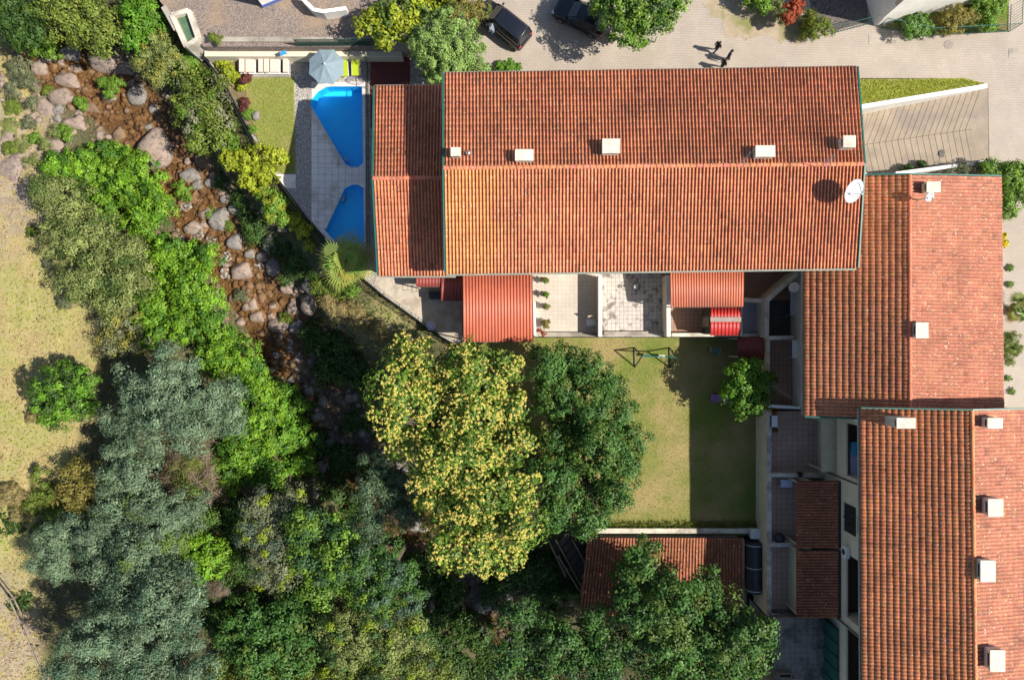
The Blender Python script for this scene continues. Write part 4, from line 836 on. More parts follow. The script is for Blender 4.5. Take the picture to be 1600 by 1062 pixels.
#            colour               second colour          p2    leafL leafW  rp    n   up
SPEC = {
 'lime':   ((.110, .240, .018), (.195, .320, .022), .40, .20, .14, .52, 62, .75),
 'limed':  ((.080, .195, .016), (.145, .270, .024), .35, .21, .14, .52, 64, .7),
 'bright': ((.110, .215, .025), (.180, .285, .034), .35, .22, .14, .60, 62, .6),
 'yellow': ((.250, .310, .020), (.330, .350, .030), .40, .27, .18, .50, 40, .6),
 'olive':  ((.165, .205, .060), (.225, .255, .082), .40, .20, .10, .68, 100, .5),
 'mid':    ((.110, .165, .026), (.185, .225, .036), .40, .20, .12, .68, 85, .5),
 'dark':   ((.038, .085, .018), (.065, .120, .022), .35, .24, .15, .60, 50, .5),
 'oak':    ((.045, .118, .024), (.085, .170, .034), .35, .25, .15, .75, 80, .5),
 'chest':  ((.085, .165, .022), (.140, .215, .026), .40, .32, .14, .75, 60, .5),
 'wattle': ((.105, .170, .098), (.190, .255, .155), .40, .26, .08, .78, 150, .45),
 'wattled':((.075, .130, .066), (.120, .180, .090), .40, .26, .08, .62, 90, .45),
 'grey':   ((.130, .150, .080), (.190, .200, .110), .40, .20, .08, .55, 70, .4),
 'gold':   ((.230, .195, .045), (.160, .150, .040), .40, .20, .10, .55, 70, .5),
 'cedar':  ((.190, .300, .080), (.260, .370, .105), .40, .24, .07, .45, 110, .4),
 'redleaf':((.330, .065, .030), (.400, .120, .040), .40, .22, .14, .40, 60, .5),
 'wine':   ((.110, .030, .030), (.150, .050, .040), .40, .20, .12, .35, 50, .5),
 'straw':  ((.300, .235, .105), (.230, .200, .075), .40, .45, .05, .45, 50, .3),
 'twig':   ((.190, .140, .105), (.250, .190, .140), .40, 1.10, .035, .70, 34, .1),
}
TRI = [0]
def plant(name, label, cat, lobes, sp, ztop, group=None, base=None, trunk=True, flowers=None, accents=None, flat=0.8, dens=1.0, drop=0.22, zvar=0.6):
    c1, c2, p2, LL, LW, rp, nl, up = SPEC[sp]; lobes = [l if len(l) > 3 else (*l, None) for l in lobes]
    mx = sum(l[0] for l in lobes) / len(lobes); my = sum(l[1] for l in lobes) / len(lobes); R = []
    for (px, py, r, zc) in lobes:
        rm = r * (H - ztop) / F
        dist = math.hypot(px - mx, py - my) * (H - ztop) / F
        if zc is None: zc = ztop - rm * flat - drop * dist + random.uniform(-zvar, zvar) * .5
        w = W(px, py, zc); R.append((w.x, w.y, zc, rm))
    R = np.array(R); rp0 = rp; rp = min(rp, .42 * float(np.median(R[:, 3]))); LL *= (rp / rp0) ** .8; LW *= (rp / rp0) ** .8
    cx, cy = R[:, 0].mean(), R[:, 1].mean()
    zg = TZ(cx, cy) if base is None else base
    t = thing(name, label, cat, (cx, cy, zg), group)
    PC = []; PR = []; PD = []
    for i, (x, y, z, r) in enumerate(R):
        m = int(max(6, 3.5 * dens * (r / rp) ** 2)); k = np.arange(m) + .5
        zz = 1 - k / m * 1.42; ph = k * 2.39996 + random.random() * 6
        zz = np.clip(zz + RNG.normal(0, .07, m), -.45, 1); rr = np.sqrt(np.maximum(0, 1 - zz ** 2)); ph = ph + RNG.normal(0, .3, m)
        d = np.stack([rr * np.cos(ph), rr * np.sin(ph), zz], -1); rad = r * (1.0 - 0.40 * RNG.random(m) ** 1.6)
        bumpy = 1 + .10 * np.sin(3 * ph + i) * rr + .07 * np.sin(5 * ph + 2 * i)
        p = np.array([x, y, z]) + d * (rad * bumpy)[:, None] * np.array([1, 1, flat]); keep = RNG.random(m) > .12
        for j, (x2, y2, z2, r2) in enumerate(R):
            if j != i: keep &= np.sqrt(((p - [x2, y2, z2]) ** 2 / np.array([1, 1, flat]) ** 2).sum(1)) > r2 * .72
        PC.append(p[keep]); PD.append(d[keep]); PR.append((rp * RNG.uniform(.65, 1.3, m))[keep])
        mi = int(m * .5); q = RNG.normal(size=(mi, 3)); q /= np.linalg.norm(q, axis=1)[:, None]; q *= (r * .62 * RNG.random(mi) ** .5)[:, None]
        PC.append(np.array([x, y, z]) + q * [1, 1, flat]); PD.append(np.tile([0, 0, 1.0], (mi, 1))); PR.append(np.full(mi, rp * 1.2))
    PC = np.concatenate(PC); PR = np.concatenate(PR); PD = np.concatenate(PD); m = len(PC)
    low = PC[:, 2] < zg + .15; PC[low, 2] = zg + .15
    pv = 1 + RNG.normal(0, .16, m); pm = RNG.random(m)
    d = RNG.normal(size=(m, nl, 3)) + PD[:, None, :] * .7 + np.array([0, 0, .25]); d /= np.linalg.norm(d, axis=2, keepdims=True)
    C = PC[:, None, :] + d * (PR[:, None] * RNG.uniform(.35, 1.05, (m, nl)))[..., None] * np.array([1, 1, .8])
    Nn = d * .85 + PD[:, None, :] * .35 + np.array([0, 0, up * .6]) + RNG.normal(0, .34, (m, nl, 3)); Nn /= np.linalg.norm(Nn, axis=2, keepdims=True)
    c = np.array(c1) + (np.array(c2) - np.array(c1)) * np.clip((RNG.random((m, nl, 1)) < p2) * .7 + (pm[:, None, None] - .5) * .7, 0, 1)
    c = c * pv[:, None, None] * (1 + RNG.normal(0, .14, (m, nl, 1)))
    if accents:
        for (ac, fr) in accents: s = RNG.random(m) < fr; c[s] = np.array(ac) * (1 + RNG.normal(0, .15, (s.sum(), nl, 1)))
    n = m * nl; TRI[0] += 2 * n
    me = leaves_mesh('crown', C.reshape(-1, 3) - [cx, cy, zg], Nn.reshape(-1, 3), LL * RNG.uniform(.7, 1.3, n), LW * RNG.uniform(.7, 1.3, n), c.reshape(-1, 3))
    link('crown', me, LEAF, t)
    if flowers:
        fc, fn = flowers; s = np.where(PD[:, 2] > .05)[0]; s = s[RNG.random(len(s)) < .80]; ns = len(s); per = 16; spk = fn
        fd = RNG.normal(size=(ns, per, 3)) * .75 + PD[s][:, None, :] * .7 + [0, 0, .5]; fd /= np.linalg.norm(fd, axis=2, keepdims=True)
        fcn = PC[s][:, None, :] + fd * (PR[s][:, None] * 1.02)[..., None] * [1, 1, .85]
        ang = RNG.random((ns, per, spk)) * 6.283; tilt = RNG.uniform(.15, .75, (ns, per, spk))
        tt_ = np.stack([np.cos(ang), np.sin(ang), tilt], -1); tt_ /= np.linalg.norm(tt_, axis=3, keepdims=True)
        Cn = fcn[:, :, None, :] + tt_ * .06; Nf = RNG.normal(0, .3, tt_.shape) + [0, 0, 1.0]; Nf /= np.linalg.norm(Nf, axis=3, keepdims=True); k = ns * per * spk
        cc = np.array(fc) * (1 + RNG.normal(0, .10, (k, 1))) * np.where(RNG.random((k, 1)) < .35, [[.72, .92, .55]], [[1, 1, 1]])
        TRI[0] += 2 * k
        link('blossom', leaves_mesh('blossom', Cn.reshape(-1, 3) - [cx, cy, zg], Nf.reshape(-1, 3), RNG.uniform(.10, .18, k), RNG.uniform(.04, .06, k), cc, T=tt_.reshape(-1, 3)), LEAF, t)
    if trunk:
        zt = R[:, 2].mean(); hgt = max(.3, zt - zg); r0 = max(.04, min(.38, hgt * .035)); b = MB()
        top = Vector((cx + random.uniform(-.2, .2), cy + random.uniform(-.2, .2), zg + hgt * .55))
        b.tube([Vector((cx, cy, zg - .2)), Vector((cx + random.uniform(-.1, .1), cy, zg + hgt * .3)), top], [r0 * 1.25, r0, r0 * .8], 8)
        for (x, y, z, r) in R:
            e = Vector((x, y, z + r * .25)); mid_ = (top + e) / 2 + Vector((0, 0, -.06 * (e - top).length)); b.tube([top - Vector((0, 0, .1)), mid_, e], [r0 * .6, r0 * .4, r0 * .12], 6)
            for _ in range(3):
                f = e + Vector((random.uniform(-.7, .7) * r, random.uniform(-.7, .7) * r, random.uniform(.1, .5) * r)); b.tube([mid_, (mid_ + f) / 2 + Vector((0, 0, .1)), f], [r0 * .3, r0 * .2, r0 * .06], 5)
        obj('trunk', b, BARK, t, smooth=True)
    return t
T = plant
# top left, by the stream head
T('broadleaf_tree', 'dense olive-green tree overhanging the stream above the broad boulder', 'tree', [(125, 12, 48), (150, 42, 44), (108, 38, 32), (175, 62, 20), (85, 10, 35)], 'mid', 4.5, accents=[((.20, .22, .04), .12)])
T('broadleaf_tree', 'dark leafy tree at the field corner above the stream', 'tree', [(20, 12, 40), (40, 40, 34), (10, 40, 25), (72, 30, 22)], 'dark', 3.5)
T('shrub', 'bright green shrub spilling down below the dark corner tree', 'shrub', [(32, 58, 22), (60, 72, 18), (84, 82, 12)], 'bright', 1.0)
T('broadleaf_tree', 'bright green tree between the olive-green tree and the water tank', 'tree', [(212, 12, 26), (220, 36, 26), (235, 18, 22), (212, 62, 18)], 'limed', 3.5)
T('broadleaf_tree', 'yellowish olive tree beside the green water tank', 'tree', [(250, 68, 30), (232, 95, 22), (265, 95, 24), (245, 118, 16)], 'olive', 3.2, accents=[((.24, .24, .05), .3)])
T('shrub', 'small green shrub between the water tank and retaining wall end', 'shrub', [(300, 88, 16), (312, 68, 10), (285, 100, 13)], 'bright', 1.8)
T('shrub', 'tiny shrub on the yard side of the retaining wall', 'shrub', [(340, 62, 8), (332, 58, 6)], 'mid', 3.9, base=ZY, trunk=False)
T('willow_tree', 'grey-green airy tree between the boulders and the pool lawn', 'tree', [(300, 135, 34), (330, 165, 40), (300, 180, 34), (335, 205, 34), (305, 215, 22), (345, 130, 18)], 'mid', 2.2, accents=[((.20, .21, .12), .30), ((.10, .17, .02), .2)], dens=.9)
T('shrub', 'yellow-green shrub row inside the pool railing', 'shrub', [(350, 96, 13), (357, 112, 10), (378, 135, 9), (366, 120, 9)], 'yellow', 1.9, base=ZP, trunk=False)
T('shrub', 'wine-red shrub beside the white sunbeds', 'shrub', [(386, 120, 8), (380, 126, 6)], 'wine', 1.7, base=ZP, trunk=False)
T('shrub', 'wine-red shrub at the edge of the pool lawn', 'shrub', [(382, 160, 7), (381, 170, 6)], 'wine', 1.6, base=ZP, trunk=False)
T('shrub', 'small green shrub beside the stone on the pool lawn', 'shrub', [(389, 180, 8), (396, 203, 6)], 'bright', 1.5, base=ZP, trunk=False)
T('shrub', 'green shrub between the pool railing and the airy grey-green tree', 'shrub', [(355, 215, 20), (362, 235, 18)], 'bright', 0.9)
T('yellow_shrub', 'vivid yellow-green bush against the pool lawn corner', 'shrub', [(362, 250, 16), (385, 252, 22), (412, 246, 22), (432, 245, 16), (390, 280, 18), (415, 270, 18)], 'yellow', 2.2)
T('shrub', 'green hedge bush following the pool railing downhill', 'shrub', [(415, 300, 17), (430, 318, 17), (440, 342, 16), (425, 335, 14)], 'bright', 1.1, accents=[((.25, .29, .03), .25)])
T('yellow_shrub', 'yellow-leaved bush below the pale deck edge', 'shrub', [(462, 345, 13), (475, 360, 13), (485, 385, 9)], 'yellow', 1.0)
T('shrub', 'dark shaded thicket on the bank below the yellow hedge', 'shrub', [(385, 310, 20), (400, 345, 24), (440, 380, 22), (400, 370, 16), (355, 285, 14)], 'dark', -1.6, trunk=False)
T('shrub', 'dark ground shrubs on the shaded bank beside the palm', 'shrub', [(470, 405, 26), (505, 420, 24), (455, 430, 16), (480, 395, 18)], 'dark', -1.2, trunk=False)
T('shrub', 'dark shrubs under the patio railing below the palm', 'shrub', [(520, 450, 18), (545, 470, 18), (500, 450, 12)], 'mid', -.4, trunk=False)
T('dry_scrub', 'straw-coloured scrub on the bank below the patio railing', 'scrub', [(565, 490, 26), (600, 510, 26), (535, 490, 18), (630, 520, 20), (515, 475, 12)], 'straw', -.3, trunk=False, flat=.35)
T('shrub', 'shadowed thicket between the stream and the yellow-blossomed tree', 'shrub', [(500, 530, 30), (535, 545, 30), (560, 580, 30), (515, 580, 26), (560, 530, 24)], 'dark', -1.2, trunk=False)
T('shrub', 'leafy sapling growing among the boulders below the broad rock', 'shrub', [(164, 130, 10), (180, 132, 12), (172, 144, 10)], 'bright', -.8)
# left bank
T('vine_thicket', 'big lime-green vine mound below the largest pink boulder', 'vines', [(165, 258, 40), (210, 280, 44), (120, 262, 32), (245, 320, 28), (225, 340, 34), (175, 310, 40), (85, 262, 22)], 'lime', 0.6, drop=.08, flat=.6, accents=[((.060, .150, .016), .22)], zvar=1.2)
T('willow_tree', 'large olive-green willow-like tree beside the dry field', 'tree', [(100, 320, 44), (140, 370, 50), (150, 425, 52), (105, 370, 40), (195, 395, 36), (180, 465, 36), (70, 300, 24), (205, 435, 34), (125, 440, 34)], 'olive', 3.2, drop=.12, accents=[((.08, .13, .03), .25)])
T('vine_thicket', 'lime-green vine mound spilling towards the white water', 'vines', [(262, 400, 32), (300, 410, 34), (325, 400, 18), (300, 450, 38), (262, 440, 34), (325, 470, 26), (245, 475, 30)], 'lime', 0.2, drop=.06, flat=.6, accents=[((.060, .150, .016), .22)], zvar=1.2)
T('vine_thicket', 'bright green thicket beside the pebbly stream bend', 'vines', [(240, 510, 34), (290, 505, 36), (330, 510, 30), (355, 540, 30), (385, 565, 30), (340, 560, 30)], 'lime', 0.3, drop=.06, flat=.6, accents=[((.060, .150, .016), .25)], zvar=1.2)
T('vine_thicket', 'bright green creeper wall between the silver wattle and stream', 'vines', [(405, 605, 30), (415, 640, 32), (390, 665, 32), (375, 705, 34), (400, 730, 30), (350, 740, 30), (425, 690, 24), (430, 745, 22)], 'lime', 0.4, drop=.06, flat=.6, accents=[((.055, .140, .016), .28)], zvar=1.4)
T('shrub', 'deep green shrub in shade at the stream side of the creepers', 'shrub', [(448, 640, 28), (462, 680, 30), (470, 720, 26), (440, 610, 20)], 'limed', -1.0, trunk=False)
T('willow_tree', 'thin yellow-olive bush beside the dry field edge', 'shrub', [(165, 475, 26), (185, 500, 30), (205, 530, 26), (175, 535, 22)], 'grey', 1.4, accents=[((.25, .24, .05), .35)], dens=.7)
T('round_tree', 'round glossy green tree standing alone in the dry field', 'tree', [(97, 605, 40), (85, 625, 38), (112, 628, 36), (130, 600, 22)], 'limed', 3.0, drop=.05, accents=[((.05, .10, .02), .35)])
T('silver_wattle', 'broad blue-grey wattle with flat crown beside the lime creepers', 'tree', [(265, 575, 34), (220, 615, 44), (265, 630, 50), (310, 630, 48), (350, 640, 40), (200, 655, 34), (300, 670, 36), (250, 670, 36)], 'wattle', 5.5, drop=.06, zvar=2.0)
T('silver_wattle', 'blue-grey wattle between the golden shrub and the bare tree', 'tree', [(195, 715, 38), (220, 745, 40), (190, 765, 34), (225, 785, 34)], 'wattle', 4.5, drop=.06, zvar=2.0, accents=[((.13, .19, .05), .12)])
T('bare_tree', 'leafless brown twiggy tree between the silver wattles', 'tree', [(300, 715, 34), (315, 750, 36), (280, 745, 28)], 'twig', 2.6, accents=[((.16, .19, .04), .25)])
T('golden_shrub', 'golden-olive conifer-like shrub beside the field', 'shrub', [(128, 735, 24), (140, 765, 30), (115, 775, 26), (155, 800, 26), (110, 745, 16)], 'gold', 2.0)
T('silver_wattle', 'silver-green wattle above the wooden rail fence', 'tree', [(80, 850, 32), (115, 835, 34), (90, 880, 28), (55, 880, 16), (145, 840, 28)], 'wattle', 3.2, drop=.08, zvar=2.0)
T('silver_wattle', 'wide silver-green wattle next to the yellow-green bush', 'tree', [(200, 820, 38), (250, 810, 40), (300, 795, 34), (260, 845, 34), (215, 865, 30), (170, 815, 28)], 'wattle', 4.6, drop=.05, zvar=2.4, accents=[((.12, .19, .04), .15)])
T('silver_wattle', 'very large blue-green wattle filling the lower left corner', 'tree', [(165, 885, 40), (215, 900, 44), (270, 900, 40), (180, 950, 46), (240, 950, 50), (285, 960, 36), (150, 1010, 44), (210, 1010, 52), (275, 1020, 48), (110, 1040, 36), (170, 1060, 44), (240, 1070, 50), (310, 1060, 34), (300, 920, 26)], 'wattle', 6.0, drop=.04, accents=[((.070, .130, .075), .3)], zvar=3.2, dens=.85)
T('shrub', 'yellow-green bush between the wattles and the dark ravine', 'shrub', [(310, 855, 28), (335, 870, 26), (320, 885, 24)], 'lime', 1.6)
T('bare_tree', 'dead twig tangle in the gap between silver wattles', 'tree', [(212, 842, 16), (340, 920, 16)], 'twig', 2.2)
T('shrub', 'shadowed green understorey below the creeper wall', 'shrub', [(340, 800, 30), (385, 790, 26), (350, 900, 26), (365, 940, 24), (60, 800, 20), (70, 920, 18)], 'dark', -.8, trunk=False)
T('mixed_tree', 'grey-green tree overgrown with yellow-green creeper at ravine edge', 'tree', [(405, 790, 30), (430, 800, 34), (400, 830, 30), (425, 860, 34), (445, 890, 32), (415, 900, 24), (455, 780, 22)], 'grey', 5.0, accents=[((.22, .29, .02), .22), ((.10, .14, .09), .3)])
T('mixed_tree', 'mottled bright and deep green tree in the wooded ravine', 'tree', [(475, 820, 32), (510, 830, 36), (480, 870, 34), (530, 875, 40), (500, 910, 36), (560, 910, 36), (545, 840, 30)], 'bright', 6.2, zvar=2.4, accents=[((.05, .11, .035), .45)])
T('mixed_tree', 'blue-green tree tucked against the yellow-blossomed chestnut', 'tree', [(595, 735, 30), (625, 765, 32), (600, 790, 34), (640, 800, 26), (580, 820, 26), (575, 765, 20)], 'wattled', 5.4)
T('mixed_tree', 'dark blue-green tree above the black ravine gap', 'tree', [(590, 865, 34), (620, 900, 34), (585, 920, 34), (640, 935, 26), (600, 950, 24), (560, 880, 20)], 'oak', 6.0, zvar=2.4, accents=[((.14, .22, .02), .08), ((.070, .125, .07), .3)])
T('mixed_tree', 'olive-green tree with pale bare branches in the lower ravine', 'tree', [(530, 985, 32), (565, 990, 34), (540, 1020, 30), (600, 1020, 30), (640, 985, 28), (665, 1000, 20), (620, 1000, 26)], 'olive', 4.2, zvar=2, accents=[((.06, .12, .03), .35), ((.2, .27, .02), .1)])
T('mixed_tree', 'green tree with yellow creeper at the foot of the ravine', 'tree', [(610, 1050, 36), (655, 1045, 34), (690, 1058, 24), (570, 1055, 34), (530, 1060, 34)], 'mid', 3.2, accents=[((.22, .29, .02), .18), ((.05, .09, .03), .3)])
T('mixed_tree', 'very dark shaded tree between the wattle and the ravine', 'tree', [(385, 965, 34), (420, 985, 36), (455, 960, 34), (400, 1030, 40), (450, 1020, 40), (360, 1000, 24), (490, 1000, 34), (500, 955, 28)], 'oak', 3.0, accents=[((.10, .16, .03), .2)], zvar=2)
T('shrub', 'yellow-green bush at the foot of the dark ravine tree', 'shrub', [(390, 1060, 30), (430, 1068, 26), (480, 1060, 28), (350, 1050, 22)], 'mid', 1.8)
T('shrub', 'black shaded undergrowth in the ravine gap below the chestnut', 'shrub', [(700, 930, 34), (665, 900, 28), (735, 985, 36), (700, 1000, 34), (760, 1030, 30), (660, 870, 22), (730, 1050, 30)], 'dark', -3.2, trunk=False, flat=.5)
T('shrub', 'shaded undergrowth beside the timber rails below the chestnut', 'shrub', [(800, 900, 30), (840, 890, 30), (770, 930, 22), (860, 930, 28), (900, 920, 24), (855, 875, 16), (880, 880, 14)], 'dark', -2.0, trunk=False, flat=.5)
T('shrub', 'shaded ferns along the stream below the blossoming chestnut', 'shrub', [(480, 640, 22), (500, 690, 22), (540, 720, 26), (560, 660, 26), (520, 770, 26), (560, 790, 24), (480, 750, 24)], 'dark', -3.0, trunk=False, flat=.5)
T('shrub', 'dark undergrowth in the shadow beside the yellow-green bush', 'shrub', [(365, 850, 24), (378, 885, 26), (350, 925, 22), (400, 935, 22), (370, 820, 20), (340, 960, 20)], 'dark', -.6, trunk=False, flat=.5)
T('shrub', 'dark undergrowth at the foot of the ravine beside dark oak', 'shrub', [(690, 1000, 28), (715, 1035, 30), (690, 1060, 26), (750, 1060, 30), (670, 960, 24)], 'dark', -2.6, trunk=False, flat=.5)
T('shrub', 'olive bush behind the golden shrub at the field edge', 'shrub', [(75, 770, 20), (60, 740, 12), (90, 800, 20), (50, 790, 14)], 'mid', .2, trunk=False, flat=.6)
T('shrub', 'grey-green scrub on the rock bank beside the stream head', 'shrub', [(30, 105, 18), (45, 130, 16), (20, 140, 14), (50, 160, 12)], 'grey', -.3, trunk=False, flat=.4, dens=.7)
T('shrub', 'pale green scrub along the rock bank beside the vine mound', 'shrub', [(15, 200, 16), (35, 225, 14), (50, 250, 12), (70, 225, 10), (85, 205, 9)], 'olive', -.5, trunk=False, flat=.35, dens=.6)
# garden trees
T('chestnut_tree', 'huge yellow-blossomed chestnut towering beside the lawn', 'tree', [(645, 565, 40), (690, 575, 42), (745, 580, 44), (790, 570, 20), (612, 605, 30), (620, 645, 38), (670, 640, 50), (735, 640, 52), (785, 630, 34), (655, 695, 42), (710, 710, 54), (770, 700, 46), (810, 690, 22), (690, 765, 48), (750, 770, 52), (805, 765, 36), (710, 825, 44), (765, 825, 50), (815, 820, 34), (735, 872, 36), (785, 860, 34), (695, 860, 20)], 'chest', 10.5, base=-1.5, drop=.12, flowers=((.66, .53, .14), 7), zvar=2.6)
T('oak_tree', 'dark green oak spreading over the lawn beside the blossoming chestnut', 'tree', [(855, 570, 32), (890, 565, 30), (920, 580, 34), (945, 610, 32), (870, 620, 42), (915, 640, 44), (965, 650, 30), (985, 690, 28), (880, 690, 46), (935, 700, 46), (970, 735, 30), (865, 750, 40), (920, 765, 44), (960, 780, 24), (875, 800, 36), (920, 810, 26)], 'oak', 7.6, base=0, drop=.14, accents=[((.085, .15, .025), .2)], zvar=2.6)
T('oak_tree', 'green oak leaning over the orange-tiled shed roof', 'tree', [(1000, 875, 34), (985, 915, 38), (1030, 920, 40), (1000, 955, 38), (1050, 960, 40), (1090, 925, 34), (1120, 960, 40), (1160, 985, 34), (1085, 1000, 44), (1135, 1020, 44), (1040, 1010, 42), (1180, 1020, 28), (1195, 985, 18), (1090, 1055, 44), (1150, 1060, 40), (1030, 1060, 40)], 'oak', 7.0, base=-2.5, drop=.08, accents=[((.095, .15, .03), .2)], zvar=2.6)
T('oak_tree', 'dark oak standing between the ravine gap and shed-side oak', 'tree', [(810, 960, 30), (835, 990, 36), (870, 1000, 36), (800, 1010, 30), (830, 1040, 40), (890, 1040, 44), (940, 1010, 36), (930, 970, 26), (945, 1055, 36), (785, 1050, 26), (985, 1010, 30)], 'oak', 6.0, base=-3.5, drop=.08, accents=[((.04, .085, .025), .4)], zvar=1.0)
T('garden_tree', 'small round tree at the shaded lawn edge beside purple slide', 'tree', [(1165, 582, 28), (1155, 603, 28), (1180, 602, 30), (1170, 624, 26)], 'limed', 4.6, base=0, drop=.1)
T('palm_shadow_shrub', 'green shrub at the foot of the fan palm', 'shrub', [(530, 440, 14), (552, 452, 12)], 'bright', .4, trunk=False)
# top edge
T('conifer', 'soft pale green conifer at the corner of row house', 'tree', [(697, 55, 42), (690, 85, 42), (718, 85, 40), (700, 110, 34), (735, 100, 28), (665, 70, 26)], 'cedar', 7.6, base=ZY, drop=.22)
T('fruit_tree', 'yellow-green broadleaf tree behind the pale conifer', 'tree', [(590, 40, 28), (620, 25, 32), (650, 8, 30), (605, 60, 16), (640, 45, 24), (690, 10, 28), (570, 38, 14)], 'yellow', 6.4, base=ZY, accents=[((.10, .16, .03), .3)])
T('fruit_tree', 'olive-brown feathery tree beside the parked black van', 'tree', [(725, 8, 24), (745, 18, 18), (712, 22, 16)], 'gold', 6.2, base=ZY, accents=[((.14, .17, .03), .5)])
T('street_tree', 'big green street tree shading the second black car', 'tree', [(950, 8, 30), (985, 5, 36), (1025, 8, 34), (1055, 10, 20), (965, 35, 28), (1000, 38, 32), (1035, 38, 22), (985, 62, 16)], 'bright', 8.6, base=ZY, accents=[((.05, .11, .02), .35)])
T('shrub', 'low green hedge between conifer and the row house eaves', 'shrub', [(780, 104, 8), (795, 102, 10), (808, 106, 7)], 'limed', 4.2, base=ZY, trunk=False)
T('shrub', 'lime shrub at the road end of the mixed hedge', 'shrub', [(1180, -6, 20), (1190, 8, 12)], 'lime', 5.0, base=ZY, trunk=False)
T('shrub', 'olive shrub in the hedge beside the red shrub', 'shrub', [(1212, 10, 16), (1222, 24, 12)], 'olive', 4.8, base=ZY, trunk=False)
T('shrub', 'bright red-orange shrub in the roadside hedge', 'shrub', [(1236, 18, 15), (1230, 28, 9), (1246, 5, 9)], 'redleaf', 5.0, base=ZY, trunk=False)
T('shrub', 'green shrub with yellow tips at the end of roadside hedge', 'shrub', [(1262, 28, 15), (1275, 42, 17), (1262, 50, 14), (1290, 45, 12)], 'mid', 4.6, base=ZY, trunk=False, accents=[((.20, .23, .03), .35)])
T('shrub', 'fresh green shrub in front of the white corner house', 'shrub', [(1432, 36, 17), (1422, 45, 13), (1442, 45, 13)], 'limed', 4.6, base=ZY, trunk=False, accents=[((.13, .24, .06), .5)])
T('shrub', 'bronze-olive shrub in the fenced corner garden', 'shrub', [(1490, 30, 22), (1478, 38, 16), (1508, 28, 16)], 'gold', 4.8, base=ZY, trunk=False)
T('shrub', 'green shrub beside the fence corner of the garden', 'shrub', [(1540, 22, 16), (1555, 10, 16), (1545, 38, 12), (1530, 6, 14)], 'bright', 4.4, base=ZY, trunk=False)
T('hedge', 'rounded green hedge at the corner of the cross house', 'hedge', [(1575, 275, 22), (1590, 290, 24), (1578, 310, 22), (1595, 268, 18), (1572, 330, 14), (1545, 262, 12)], 'bright', 4.8, base=ZY, trunk=False)
T('flower_bush', 'yellow flowering strip along the cross house wall', 'flowers', [(1568, 368, 5), (1569, 380, 6)], 'yellow', 3.6, base=ZY, trunk=False, accents=[((.70, .55, .01), .7)])
T('shrub', 'green shrub by the path below the small palm', 'shrub', [(1576, 530, 13), (1580, 545, 14), (1574, 560, 10)], 'mid', 4.2, base=ZY, trunk=False)
T('shrub', 'thin strip of ground plants along the cross house path', 'shrub', [(1568, 420, 5), (1568, 445, 5), (1568, 590, 5), (1568, 610, 5)], 'bright', 3.4, base=ZY, trunk=False)
T('agave', 'agave cluster in the bed below the ramp', 'plant', [(1505, 264, 10), (1528, 262, 10), (1482, 268, 7)], 'grey', 3.6, base=ZY - .6, trunk=False)
T('shrub', 'dark weeds at the shaded foot of the ramp', 'shrub', [(1420, 262, 6), (1440, 257, 7), (1460, 256, 6), (1405, 266, 5)], 'dark', 2.6, base=2.1, trunk=False)
for px, py, r, lab in ((125, 160, 9, 'bright grass tussock between the pink boulders'), (100, 205, 11, 'grass tussock at the foot of rock bank'), (285, 296, 13, 'dark green grass tussock beside the lime vine mound'), (260, 372, 8, 'grass tuft where the lime vine mounds meet')):
    T('grass_tussock', lab, 'grass', [(px, py, r), (px + r * .6, py + r * .7, r * .7)], 'bright', G(px, py).z + 1.2, trunk=False)
for i, (px, py, r, s_) in enumerate([(35, 120, 14, 'grey'), (20, 165, 12, 'mid'), (45, 190, 10, 'grey'), (75, 140, 8, 'mid'), (15, 230, 9, 'mid'), (55, 215, 8, 'bright'), (330, 330, 8, 'bright'), (355, 352, 8, 'mid'), (375, 460, 9, 'grey'), (445, 495, 8, 'mid'), (15, 770, 18, 'straw'), (30, 800, 14, 'straw'), (50, 650, 9, 'straw'), (100, 470, 10, 'grey'), (75, 410, 8, 'grey'), (50, 360, 8, 'mid'), (60, 830, 12, 'mid'), (330, 450, 6, 'mid')]):
    T('weed_clump', {'grey': 'greyish weed clump on the rocky stream bank', 'mid': 'low green weed clump on the rocky bank', 'bright': 'fresh green weed clump among the bank stones', 'straw': 'dry straw-coloured weed clump at field edge'}[s_], 'weeds', [(px, py, r), (px + r * .7, py + r * .5, r * .7), (px - r * .5, py + r * .6, r * .6)], s_, G(px, py).z + .6, trunk=False, group=s_ + ' weed clumps', flat=.5)
